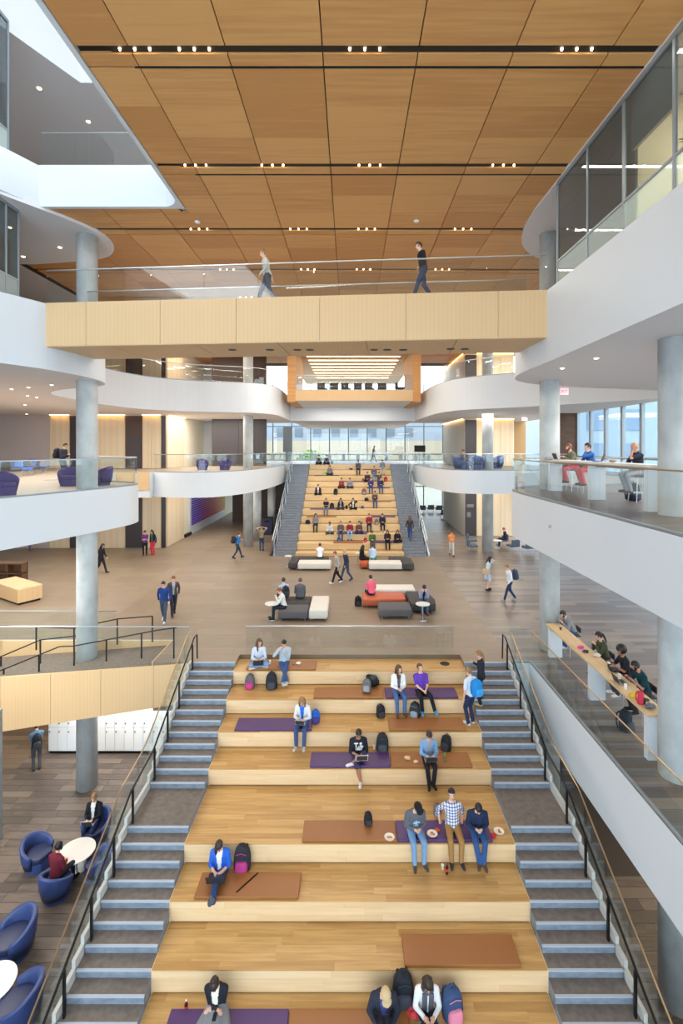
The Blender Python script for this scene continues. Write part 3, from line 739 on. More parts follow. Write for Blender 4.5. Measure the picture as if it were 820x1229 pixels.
# ------------------------------------------------------------------ windows
def window_wall(name, axis, c, lo, hi, z0, z1, step, trans=(), mw=.09, MULL=MULL):
    t = struct(MB().box(*((lo, hi, c - .06, c + .06) if axis == 'x' else (c - .06, c + .06, lo, hi)), z0, z0 + .08).build(name, MULL))
    n = max(1, round((hi - lo) / step)); zs = [z0] + list(trans) + [z1]
    for i in range(n + 1):
        p = lo + (hi - lo) * i / n
        piece('mullion', *((p - mw / 2, p + mw / 2, c - .1, c + .1) if axis == 'x' else (c - .1, c + .1, p - mw / 2, p + mw / 2)), z0, z1, MULL, t, (0, 0, 0))
    for i in range(n):
        a, b = lo + (hi - lo) * i / n + mw / 2, lo + (hi - lo) * (i + 1) / n - mw / 2
        for za, zb_ in zip(zs, zs[1:]):
            piece('pane', *((a, b, c - .012, c + .012) if axis == 'x' else (c - .012, c + .012, a, b)), za + .04, zb_ - .04, GLASSF, t, (0, 0, 0))
    for z in trans: piece('transom', *((lo, hi, c - .07, c + .07) if axis == 'x' else (c - .07, c + .07, lo, hi)), z - .05, z + .05, MULL, t, (0, 0, 0))
    return t
off = xat(373, 58) % 2.26
window_wall('window_1', 'x', 58, -4.69 - 2.26 * 4, -4.69 + 2.26 * 9, Z2, ZC, 2.26, (Z2 + .72, S3 + .2), .1, DMULL)
window_wall('window_2', 'x', 58.0, -13.7, 15.6, 0, Z2 - .6, 2.26, (2.6,), .1, DMULL)
window_wall('window_3', 'y', 15.65, -7, 33.2, Z2, S3, 1.85, (Z2 + .9,), .22)
window_wall('window_4', 'y', 15.65, -7, 33.2, 0, S2, 1.85, (.9,), .22)
window_wall('window_5', 'x', -7, -26, 15.6, Z0, Z4, 2.6, (0, Z2, Z3), .12)
for px in (347,): 
    o = tag(MB().box(-.45, .45, -.2, .2, 0, S3 - Z2).build('pillar', mat('grey pillar', (126, 132, 136), .6)), 'grey square pillar standing before the rear windows', 'pillar'); o.location = (xat(345, 53), 53, Z2)
# lower posts of the rear window guard
for i in range(16):
    o = tag(MB().box(-.19, .19, -.05, .05, 0, .8).build('window_post', MULL), 'short grey post under the rear window transom', 'post', 'posts under the rear windows'); o.location = (-12.6 + i * 1.13 * 1.5, 57.6, Z2)

# outside
struct(MB().box(-120, 120, 60, 200, -.6, -.4).build('ground_outside', mat('pale paving', (150, 145, 132), .9)))
struct(MB().box(16.2, 120, -60, 60, -.6, -.4).build('ground_outside_right', mat('pale paving', (150, 145, 132), .9)))
b2 = thing('side_building', 'pale blue grey building seen through the right side windows', 'building', (60, 60, -.4))
MB().box(-36, 40, 0, 10, 0, 24).build('wall', mat('blue grey cladding', (150, 168, 184), .6), b2)
for i in range(16):
    for j in range(5): piece('window', 25 + i * 4.4, 27.4 + i * 4.4, 59.9, 60.02, 1 + j * 4.2, 3.6 + j * 4.2, mat('far blue window', (112, 138, 164), .3), b2)
bd = thing('far_building', 'pale stone building seen through the rear windows', 'building', (0, 105, -.4))
MB().box(-62, 40, 0, 12, 0, 9.2).build('wall', mat('pale stone', (180, 164, 142), .9), bd)
MB().box(-62, 40, .5, 12, 9.2, 13.2).build('upper_wall', mat('pale grey cladding', (146, 152, 160), .8), bd)
for i in range(17): piece("window", -52 + i * 4.0, -50.2 + i * 4.0, 105.4, 105.52, 9.6, 11.6, mat('far window', (104, 112, 122), .4), bd)
tr = thing('tree', 'bright green tree outside the rear windows', 'tree', (-6.5, 80, -.4))
MB().tube([(0, 0, 0), (.1, 0, 2.4), (0, .1, 4.5)], [.18, .14, .08], 8).build('trunk', mat('bark', (90, 74, 60), .9), tr)
lv = MB()
for i in range(900):
    u = Vector((RNG.gauss(0, 1), RNG.gauss(0, 1), RNG.gauss(0, .8))); u = u.normalized() * RNG.uniform(.5, 1) ; c_ = Vector((u.x * 2.6, u.y * 2.2, 5.0 + u.z * 2.2))
    a = Vector((RNG.uniform(-1, 1), RNG.uniform(-1, 1), RNG.uniform(-1, 1))) * .28; b = Vector((RNG.uniform(-1, 1), RNG.uniform(-1, 1), RNG.uniform(-1, 1))) * .28
    lv.add([c_ - a, c_ - b, c_ + a, c_ + b], [(0, 1, 2, 3)])
lo_ = lv.build('foliage', mat('spring leaf', (128, 150, 50), .7), tr); lo_['kind'] = 'stuff'

# ------------------------------------------------------------------ projecting lounge (pod)
pod = thing('lounge_pod', 'oak framed lounge box projecting over the far stair', 'lounge pod', (.3, 36.5, Z3 - .82))
pb = (.3, 36.5, Z3 - .82)
piece('floor_lip', -4.1, 4.75, 36.5, 36.6, Z3 - .82, Z3 + .0, WOODF, pod)
piece('underside', -4.1, 4.75, 36.6, 42.6, Z3 - .82, Z3 - .7, WHITE, pod)
piece('floor_plate', -4.1, 4.75, 36.6, 42.6, Z3 - .3, Z3 - .02, FLOOR2, pod)
for xa, xb in ((-4.72, -4.1), (4.75, 5.37)):
    piece('jamb', xa, xb, 36.5, 42.4, Z3 - .9, ZC - .04, WOODC, pod)
balustrade('glass front of the projecting lounge box', v3([(-4.05, 36.7), (4.7, 36.7)], Z3), h=1.1, pane=2.2)
for i in range(8):
    o = tag(MB().box(-3.6, 4.2, -.14, .14, -.02, 0).build('strip_light', STRIPL), 'long warm ceiling strip light inside the projecting lounge', 'strip light', 'lounge strip lights'); o.location = (0, 40.5 + i * 1.75, ZC - .03)
struct(MB().box(-5.2, 5.7, 38, 58, ZC - .02, ZC + .05).build('ceiling_lounge', mat('lounge ceiling', (226, 214, 196), .7)))

# ------------------------------------------------------------------ left link stair between plaza and lower level
rs = thing('link_stair', 'oak sided stair with black handrails leading down beside the glass', 'stair', (-9, 17, -2))
def quadbox(pts, y0, y1, m, name, par):
    n = len(pts); mb = MB(); mb.add([(x, y0, z) for x, z in pts] + [(x, y1, z) for x, z in pts], [tuple(range(n))] + [tuple(2 * n - 1 - i for i in range(n))] + [((i + 1) % n, i, n + i, n + (i + 1) % n) for i in range(n)])
    return mb.build(name, m, par, world=True)
Xr = -5.35
fx = [xat(p, 16.2) for p in (218, 185, 122, 62, 2, -60, -140)]
def ztop(x): return -.02 - (Xr - x) * .072
def zbot(x): return -1.32 - (Xr - x) * .155
fx[0] = Xr
for a, b in zip(fx, fx[1:]):
    quadbox([(a - .006, zbot(a)), (b + .006, zbot(b)), (b + .006, ztop(b)), (a - .006, ztop(a))], 16.14, 16.2, WOODF, 'fascia_panel', rs)
quadbox([(Xr, ztop(Xr) - .06), (-15, ztop(-15) - .06), (-15, zbot(-15) + .1), (Xr, zbot(Xr) + .05)], 16.2, 18.1, TREAD, 'ramp_body', rs)
for i in range(9):
    xa = -9.9 - i * .32; z = -.28 - .15 * (i + 1)
    MB().box(xa - .34, xa, 16.25, 18.05, z - .2, z, 0, top=1).build('step', [RISER, TREAD], rs, world=True)
n = 6
for (yy, x0, x1, top, lowf) in ((16.17, Xr, -13.8, 1.19, ztop), (18.12, -8.75, -14, 1.05, lambda x: 0.0)):
    for i in range(n):
        a = x0 + (x1 - x0) * i / n; b = x0 + (x1 - x0) * (i + 1) / n
        quadbox([(a - .01, lowf(a)), (b + .01, lowf(b)), (b + .01, top), (a - .01, top)], yy - .008, yy + .008, GLASS, 'glass_pane', rs)
    MB().tube([(x0, yy, top + .012), (x1, yy, top + .012)], .022, 6).build('glass_cap', STEEL, rs, world=True)
piece('inner_panel', -13.2, -6.6, 18.05, 18.09, -1.2, -.02, WOODF, rs); piece('end_panel', -6.66, -6.61, 16.25, 18.05, -.6, -.02, WOODF, rs)
def hand(pts, posts):
    MB().tube(pts, .022, 8).build('handrail', BLACK, rs, world=True)
    for (x, y, z0_, z1_) in posts: MB().box(x - .02, x + .02, y - .02, y + .02, z0_, z1_).build('post', BLACK, rs, world=True)
hand([(-5.9, 16.5, 1.05), (-6.6, 16.5, .95), (-9.4, 16.5, .42), (-9.9, 16.5, .4), (-12.6, 16.5, -.7)], [(-6.0, 16.5, 0, 1.03), (-7.1, 16.5, 0, .85), (-8.3, 16.5, -.1, .62), (-9.4, 16.5, -.25, .42), (-10.6, 16.5, -.6, .1), (-11.8, 16.5, -1.2, -.35)])
hand([(-7.3, 17.9, .95), (-8.6, 17.9, .85), (-10.2, 17.9, .5), (-13, 17.9, .6)], [(-7.3, 17.9, 0, .95), (-8.6, 17.9, -.1, .85), (-10.2, 17.9, -.3, .5), (-11.6, 17.9, -.3, .55), (-13, 17.9, -.3, .6)])
hand([(-9.2, 17.2, .55), (-11.0, 17.2, .35), (-13, 17.2, -.5)], [(-9.3, 17.2, -.3, .55), (-11.0, 17.2, -.7, .35), (-12.4, 17.2, -1.3, -.25)])

# ------------------------------------------------------------------ lockers on the lower level
wlk = struct(MB().box(-12.1, -5.2, 19.5, 19.7, Z0, -1.64).build('wall_locker', WHITE))
for i in range(18):
    xa = -11.95 + i * .376
    t = thing('locker', 'tall white locker in the row beneath the oak fascia', 'locker', (xa, 19.3, Z0), 0, 'white lockers on the lower level')
    piece('body', xa, xa + .37, 19.2, 19.45, Z0 + .1, -1.7, WHITE, t)
    for (za, zb_) in ((Z0 + .12, Z0 + 1.03), (Z0 + 1.06, -1.72)):
        dd = piece('door', xa + .008, xa + .362, 19.18, 19.2, za, zb_, PLASTIC, t)
    for zz in (Z0 + .88, Z0 + 1.21): piece('lock', xa + .03, xa + .075, 19.165, 19.18, zz - .022, zz + .022, CHAR, t)
    piece('plinth', xa, xa + .37, 19.25, 19.45, Z0, Z0 + .1, BLACK, t)
struct(MB().box(-26, -12.1, 26, 26.2, Z0, -1.64).build('wall_lower_left', WOODB))
tag(MB().box(-.09, .09, -.09, .09, 0, 4.0).build('steel_post', MULL), 'grey steel post under the oak fascia', 'post').location = (xat(-3, 15.0), 15.0, Z0)

# ------------------------------------------------------------------ bar counters
def bar(z, label):
    t = thing('bar_counter', label, 'counter', (7.0, 13.9, z))
    piece('worktop', 6.8, 7.3, 11.05, 16.8, z + 1.02, z + 1.08, BAR if z == 0 else TABLE, t)
    for y_ in (11.1, 13.75, 16.55): piece('end_panel', 6.84, 7.27, y_, y_ + .16, z + .0, z + 1.02, WHITE, t)
    piece('rail', 6.98, 7.02, 11.2, 16.6, z + .93, z + 1.02, MULL, t)
bar(0, 'long maple topped bar counter on white panels along the plaza edge')
bar(Z2, 'long white bar counter on white panels behind the gallery glass')
def stool(x, y, z, label, rz=0):
    t = thing('bar_stool', label, 'stool', (x, y, z), rz)
    MB().box(-.19, .19, -.19, .19, .70, .74).build('seat', DARK, t, bevel=.012)
    for sx in (-1, 1):
        for sy in (-1, 1): MB().tube([(sx * .15, sy * .15, .70), (sx * .2, sy * .2, 0)], .011, 6).build('leg', STEEL, t)
    MB().tube([(-.18, -.18, .28), (.18, -.18, .28), (.18, .18, .28), (-.18, .18, .28), (-.18, -.18, .28)], .009, 6).build('footrest', STEEL, t)
    MB().box(-.17, .17, .17, .2, .82, 1.0).build('backrest', DARK, t, bevel=.01)
    for sx in (-1, 1): MB().tube([(sx * .15, .17, .72), (sx * .15, .19, .9)], .009, 6).build('back_post', STEEL, t)
    return t

# ------------------------------------------------------------------ sofas, tables, chairs
def bench(poly, h, m, label, z=0, bev=.07, name='upholstered_bench'):
    cx = sum(p[0] for p in poly) / len(poly); cy = sum(p[1] for p in poly) / len(poly)
    t = thing(name, label, 'bench', (cx, cy, z))
    P = [(x - cx, y - cy) for x, y in poly]
    MB().prism(P, .09, h).build('cushion', m, t, bevel=bev, segs=3, smooth=True)
    for x, y in P: MB().tube([(x * .8, y * .8, 0), (x * .8, y * .8, .12)], .018, 6).build('leg', STEEL, t)
    return t
R4 = lambda x0, x1, y0, y1: [(x0, y0), (x1, y0), (x1, y1), (x0, y1)]
bench(R4(-3.05, -1.12, 28.25, 29.15), .46, IVORY, 'ivory bench before the man in the white shirt')
bench([(-3.62, 28.4), (-3.1, 28.4), (-3.1, 30.2), (-3.62, 30.2)], .44, CHARD, 'long charcoal bench at the end of the ivory bench, by the small round table')
bench(R4(-3.08, -1.3, 29.2, 30.1), .44, CHARD, 'charcoal bench behind the ivory bench, under the man in the white shirt')
bench(R4(1.12, 3.05, 28.2, 29.1), .46, IVORY, 'ivory bench before the seated couple with the black-haired woman')
bench(R4(.6, 1.1, 28.6, 30.0), .43, ORANGE, 'orange leather bench under the seated couple')
bench([(3.1, 28.2), (3.75, 28.2), (3.75, 29.6), (3.4, 30.2), (2.4, 30.2), (2.4, 29.15), (3.1, 29.15)], .44, CHARD, 'angular charcoal bench at the end of the ivory bench near the plank floor', bev=.05)
bench(R4(-2.98, -1.74, 20.0, 20.95), .42, CHAR, 'grey bench under the girl at the small white table')
bench(R4(-1.70, -.92, 20.0, 22.0), .47, IVORY, 'ivory bench standing across the end of the grey benches')
bench(R4(-3.1, -1.74, 21.0, 22.1), .42, CHARD, 'dark grey bench under the two men seen from behind')
bench(R4(1.22, 2.62, 20.25, 21.3), .42, CHAR, 'grey ottoman in front of the orange leather bench')
bench(R4(.58, 2.52, 21.65, 22.75), .42, ORANGE, 'orange leather bench under the girl in the pink top')
bench(R4(1.2, 3.1, 22.85, 23.75), .5, IVORY, 'ivory bench behind the girl in the pink top')
bench([(2.68, 20.95), (3.72, 20.95), (3.8, 21.6), (3.62, 22.8), (2.62, 22.8), (2.62, 21.4)], .44, CHARD, 'angular charcoal bench under the man reading at the round table', bev=.05)
def round_table(x, y, z, r, h, label, m=TABLE, ell=(1, 1)):
    t = thing('round_table', label, 'table', (x, y, z))
    MB().lathe([(r - .015, h - .03), (r, h - .015), (r - .005, h)], 28).build('table_top', m, t)
    MB().tube([(0, 0, .02), (0, 0, h - .03)], .025, 8).build('pedestal', STEEL, t)
    MB().lathe([(r * .6, 0), (r * .58, .02)], 20).build('foot_plate', STEEL, t)
    return t
x, y = at(326.5, 724, .68); round_table(x, y, 0, .3, .68, 'small white round table before the girl on the grey bench')
x, y = at(507.5, 724.5, .68); round_table(x, y, 0, .3, .68, 'small white round table before the man on the angular bench')
x, y = at(346, 667, .66); round_table(x, y, 0, .22, .66, 'tiny white round table beside the long charcoal bench')
x, y = at(429.5, 663.5, .66); round_table(x, y, 0, .2, .66, 'tiny white round table beside the black-haired woman')
x, y = at(92, 1021, Z0 + .5); round_table(x, y, Z0, .5, .5, 'white round coffee table among the navy tub chairs')
x, y = at(-12, 1181, Z0 + .5); round_table(x, y, Z0, .5, .5, 'white round coffee table at the near pair of navy tub chairs')
def tub_chair(x, y, z, rz, label, m=NAVY, ms=NAVYD, s=1.0):
    t = thing('tub_chair', label, 'armchair', (x, y, z), rz)
    n = 18; rings = []
    for i in range(n + 1):
        a = math.radians(-28 + 236 * i / n)           # open towards -Y
        k = math.sin(PI * i / n)
        top = (.50 + .27 * k ** 1.2) * s; ro, ri = (.40 + .02 * k) * s, .325 * s
        c_, q = math.cos(a), math.sin(a)
        rings.append([(ro * .86 * c_, ro * .86 * q, .1 * s), (ro * c_, ro * q, .35 * s), (ro * 1.06 * c_, ro * 1.06 * q, top - .03), (ro * 1.03 * c_, ro * 1.03 * q, top), (ri * 1.1 * c_, ri * 1.1 * q, top), (ri * 1.02 * c_, ri * 1.02 * q, top - .04), (ri * .95 * c_, ri * .95 * q, .3 * s)])
    MB().loft(rings).build('shell', m, t, smooth=True)
    pr = []
    for i in range(24):
        a = 2 * PI * i / 24; r_ = .33 * s
        pr.append((r_ * math.cos(a), max(-.36 * s, r_ * 1.25 * math.sin(a)) if math.sin(a) < 0 else r_ * math.sin(a)))
    MB().prism(pr, .27 * s, .42 * s).build('seat', ms, t, bevel=.03, segs=2, smooth=True)
    MB().prism([(u * .98, v * .98) for u, v in pr], 0, .27 * s).build('base', m, t)
    return t
def tc(px, py, z, rz, label, **k):
    x, y = at(px, py, z + .35); return tub_chair(x, y, z, rz, label, **k)
tc(45, 1024, Z0, math.radians(70), 'empty navy tub chair beside the round coffee table')
tc(68, 1059, Z0, math.radians(168), 'navy tub chair holding the person with headphones')
tc(115, 994, Z0, math.radians(-12), 'navy tub chair holding the man with the silver laptop', s=1.02)
tc(17, 1126, Z0, math.radians(-42), 'high backed navy tub chair seen obliquely, standing alone', s=1.1)
tc(22, 1207, Z0, math.radians(-80), 'navy tub chair beside the stair glass, near the second coffee table', s=1.1)
tc(119, 1034, Z0, math.radians(-80), 'navy tub chair partly behind the stair glass', s=.95)
PURP2 = mat('purple wool', (70, 54, 120), .8)
for i, (px, py, rz, lb) in enumerate(((5, 594, 60, 'purple tub chair at the rounded glass, with a dark jacket over it'), (83, 583, 20, 'purple tub chair behind the tall column'), (122, 582, -40, 'purple tub chair at the end of the left balcony'), (243, 564, 30, 'purple tub chair on the far left gallery'), (270, 564, -20, 'purple tub chair on the far gallery beside the dark wall'))):
    x, y = at(px, py, Z2); tub_chair(x, y, Z2, math.radians(rz), lb, PURP2, PURP2, .95)
for i, (px, rz, lb) in enumerate(((553, 60, 'navy high chair holding a seated person on the right gallery'), (573, -10, 'navy high chair facing the far wall on the right gallery'), (596, -70, 'navy high chair beside the right gallery column'))):
    tub_chair(xat(px, 33.0 + 2.2 * (i == 2)), 33.0 + 2.2 * (i == 2), Z2, math.radians(rz), lb, NAVY, NAVYD, 1.25)
def lounge_chair(x, y, z, rz, label, m=mat('slate fabric', (86, 100, 118), .85), group=None):
    t = thing('lounge_chair', label, 'chair', (x, y, z), rz, group)
    MB().box(-.33, .33, -.32, .3, .3, .44).build('seat', m, t, bevel=.03)
    MB().box(-.33, .33, .24, .34, .34, .82).build('backrest', m, t, bevel=.03)
    for sx in (-1, 1):
        MB().tube([(sx * .3, -.28, 0), (sx * .3, -.28, .32)], .014, 6).build('leg', STEEL, t); MB().tube([(sx * .3, .28, 0), (sx * .3, .28, .32)], .014, 6).build('leg', STEEL, t)
    return t
for px, py, rz, lb in ((566, 654, 90, 'slate chair at the end of the row by the wood wall'), (567, 661, 90, 'slate chair beside the concrete column'), (616, 661, 200, 'slate chair with its back to the plaza'), (603, 654, -80, 'slate chair holding the dark dressed person'), (634, 663, 190, 'slate chair half under the balcony edge')):
    x, y = at(px, py, 0); lounge_chair(x, y, 0, math.radians(rz), lb)
x, y = at(597, 648.5, .55); round_table(x, y, 0, .35, .55, 'pale low table among the slate chairs')
for i in range(6):
    lounge_chair(-2.2 + i * .95, 39 + .0 * i, Z3, math.radians(180 if i % 2 else 160), 'dark lounge chair in the row inside the projecting lounge', CHARD, 'chairs in the projecting lounge')
lounge_chair(4.0, 38.6, Z3, math.radians(100), 'dark lounge chair by the oak jamb of the projecting lounge', CHARD)
for i, (px, m, lb) in enumerate(((14, DARK, 'black task chair on the left balcony'), (28, mat('bright blue', (70, 110, 190), .7), 'bright blue task chair on the left balcony'), (38, DARK, 'black task chair between two blue ones on the left balcony'), (45, mat('mid blue', (62, 84, 150), .7), 'mid blue task chair on the left balcony'))):
    lounge_chair(xat(px, 24.3 + i * 1.3), 24.3 + i * 1.3, Z2, math.radians(160), lb, m)
# far plaza seats under the right gallery
for i, (px, py) in enumerate(((507, 615), (517, 614.5), (527, 615), (533, 621))):
    x, y = at(px, py, 0); lounge_chair(x, y, 0, math.radians(180), 'dark lounge chair by the far plaza windows', CHARD, 'chairs by the far plaza windows')
# reception desk
dk = thing('reception_desk', 'oak reception desk on a dark plinth', 'desk', (-15.1, 22.0, 0))
u = Vector((-.85, .53)); v = Vector((.53, .85)); C0 = Vector((0, 0))
def dpoly(s, o=0): return [tuple(C0 + u * o + v * o), tuple(C0 + u * (2.6 - o) + v * o), tuple(C0 + u * (2.6 - o) + v * (1.05 - o)), tuple(C0 + u * o + v * (1.05 - o))]
MB().prism(dpoly(1, .06), 0, .1).build('plinth', BLACK, dk); MB().prism(dpoly(1), .1, .70).build('body', WOODF, dk); MB().prism(dpoly(1), .70, .74).build('worktop', BAR, dk)
cb = thing('shelf_unit', 'small brown open shelf box behind the oak reception desk', 'shelf', (-17.2, 25.2, 0))
MB().box(-1.2, .4, 0, .05, .0, 1.25).build('back', WOODB, cb); MB().box(-1.2, .4, -.4, .05, 1.2, 1.26).build('top', WOODB, cb); MB().box(-1.2, .4, -.4, .05, .7, .75).build('shelf', WOODB, cb)
for xx in (-1.2, -.4, .35): MB().box(xx, xx + .05, -.4, .05, 0, 1.2).build('side', WOODB, cb)
# bins, sign, television
for px, py, lb in ((320.5, 642, 'dark blue recycling bin nearest the man with raised arms'), (334, 630, 'dark blue recycling bin with a pale side by the stair')):
    x, y = at(px, py, 0); t = thing('recycling_bin', lb, 'bin', (x, y, 0))
    MB().box(-.42, .42, 0, .6, .04, 1.35).build('body', mat('bin blue', (44, 50, 84), .5), t, bevel=.02); MB().box(-.43, .43, -.01, .61, 1.35, 1.45).build('lid', BLACK, t, bevel=.02); MB().box(-.2, .2, -.015, .02, 1.05, 1.2).build('slot', BLACK, t)
x, y = at(289, 622, 0); t = thing('poster_stand', 'white poster with a blue ring and a red bar, standing in the passage', 'poster', (x, y, 0))
MB().box(-.5, .5, 0, .05, .15, 2.6).build('board', WHITE, t); MB().box(-.5, .5, -.01, .05, 0, .15).build('foot', BLACK, t)
MB().lathe([(.22, 0), (.34, 0), (.34, .01), (.22, .01)], 20).build('ring', mat('poster blue', (40, 110, 190), .6), t).rotation_euler = (PI / 2, 0, 0); t.children[-1].location = (.1, -.005, 1.35)
MB().box(-.4, -.1, -.01, 0, 1.9, 2.2).build('bar', mat('poster red', (200, 60, 60), .6), t)
x = xat(504, 48); t = thing('television_stand', 'flat television on a tripod stand by the rear windows', 'television', (x, 48, Z2))
MB().box(-.55, .55, -.04, .04, 1.1, 1.75).build('screen', BLACK, t, bevel=.01); MB().tube([(0, 0, 0), (0, 0, 1.2)], .03, 6).build('pole', STEEL, t)
for a in (0, 2.1, 4.2): MB().tube([(0, 0, .5), (.5 * math.cos(a), .5 * math.sin(a), 0)], .018, 6).build('leg', STEEL, t)
# exit signs
EXIT = mat('exit sign face', (240, 210, 214), .5, emit=(255, 190, 196), estr=.5); ERED = mat('exit red', (214, 60, 80), .5, emit=(230, 50, 70), estr=.6)
def text(body, size, m, parent, loc, rot, name='lettering', extrude=.002, align='CENTER'):
    cu = bpy.data.curves.new(name, 'FONT'); cu.body = body; cu.size = size; cu.extrude = extrude; cu.align_x = align; cu.align_y = 'CENTER'; cu.resolution_u = 2
    o = bpy.data.objects.new('tmp_text', cu); COL.objects.link(o); TXT.append((o, name, m, parent, loc, rot)); return o
TXT = []
for px, Y_, z, lb in ((676, 18.6, S3 - .02, 'small red lettered exit sign under the right upper gallery'), (630, 36, S3 - .02, 'small red lettered exit sign in the right gallery passage'), (245, 36.5, ZC - .05, 'small red lettered exit sign on the left upper gallery'), (218, 36.0, S2 - .02, 'small red lettered exit sign in the plaza passage')):
    t = thing('exit_sign', lb, 'sign', (xat(px, Y_), Y_, z - .3))
    MB().box(-.2, .2, -.02, .02, -.02, .22).build('plate', EXIT, t); MB().tube([(0, 0, .22), (0, 0, .32)], .012, 6).build('hanger', STEEL, t)
    text('EXIT', .17, ERED, t, (0, -.022, .1), (PI / 2, 0, 0))
# ================================================================== people
SKINS = {'l': (226, 178, 152), 'm': (200, 148, 116), 't': (170, 118, 88), 'd': (112, 74, 56)}
HAIRS = {'black': (30, 26, 26), 'dark': (52, 38, 32), 'brown': (92, 64, 44), 'light': (146, 108, 68), 'blond': (190, 154, 104), 'grey': (140, 136, 132), 'red': (130, 70, 44)}
def ik(a, t, l1, l2, pole):
    a = Vector(a); t = Vector(t); d = t - a; D = min(max(d.length, abs(l1 - l2) + .02), (l1 + l2) * .998); d.normalize()
    t = a + d * D
    x = (l1 * l1 - l2 * l2 + D * D) / (2 * D); h = math.sqrt(max(0, l1 * l1 - x * x))
    p = Vector(pole); p = p - d * p.dot(d)
    if p.length < 1e-4: p = Vector((0, 0, 1)) - d * d.z
    p.normalize()
    return a + d * x + p * h, t
HANDS = {
 'lap': ((.07, -.27, .15), (-.07, -.28, .16)), 'laptop': ((.09, -.31, .19), (-.09, -.31, .19)), 'phone': ((.05, -.27, .24), (-.05, -.27, .24)),
 'chin': ((.03, -.22, .50), (-.08, -.28, .18)), 'table': ((.13, -.40, .30), (-.13, -.40, .30)), 'side': ((.25, -.04, -.1), (-.25, -.04, -.1)),
 'swing': ((.24, -.2, -.04), (-.24, .16, -.06)), 'swing2': ((.24, .16, -.06), (-.24, -.2, -.04)), 'back': ((.27, .17, -.03), (-.27, .17, -.03)),
 'head': ((.12, -.03, .70), (-.12, -.03, .70)), 'knees': ((.14, -.36, .13), (-.14, -.36, .13)), 'face': ((.1, -.2, .62), (-.22, -.06, .02)),
 'cup': ((.22, -.05, -.08), (-.16, -.30, .30)), 'lean': ((.08, -.34, .40), (-.08, -.34, .40)), 'raise': ((.05, -.24, .34), (-.2, -.2, .52)), 'fold': ((-.06, -.2, .2), (.06, -.22, .2))}
PEOPLE = []
def person(loc, yaw, pose, top, bottom, label, hands='lap', skin='l', hair='dark', style='short', sleeve=1.0, shoe=(40, 38, 40), lean=8, hp=15, hy=0, k=1.0, fem=False, bulk=1.0, shorts=False, skirt=None, inner=None, beard=False, drop=.457, hl=None, hr=None, al=None, ar=None, lo=False, roll=0, hat=None, group=None, twist=0):
    PEOPLE.append(dict(loc=loc, yaw=math.radians(yaw), pose=pose, top=top, bottom=bottom, label=label, hands=hands, skin=skin, hair=hair, style=style, sleeve=sleeve, shoe=shoe, lean=lean, hp=hp, hy=hy, k=k, fem=fem, bulk=bulk, shorts=shorts, skirt=skirt, inner=inner, beard=beard, drop=drop, hl=hl, hr=hr, al=al, ar=ar, lo=lo, roll=roll, hat=hat, group=group, twist=twist))
    return len(PEOPLE) - 1
def RX(a): return Matrix.Rotation(math.radians(a), 3, 'X')
def RZ(a): return Matrix.Rotation(math.radians(a), 3, 'Z')
TORSO = [(-.12, .10, .08), (-.06, .155, .112), (.0, .168, .12), (.10, .150, .108), (.20, .145, .102), (.30, .160, .112), (.40, .175, .112), (.46, .150, .095), (.51, .085, .07), (.54, .055, .055)]
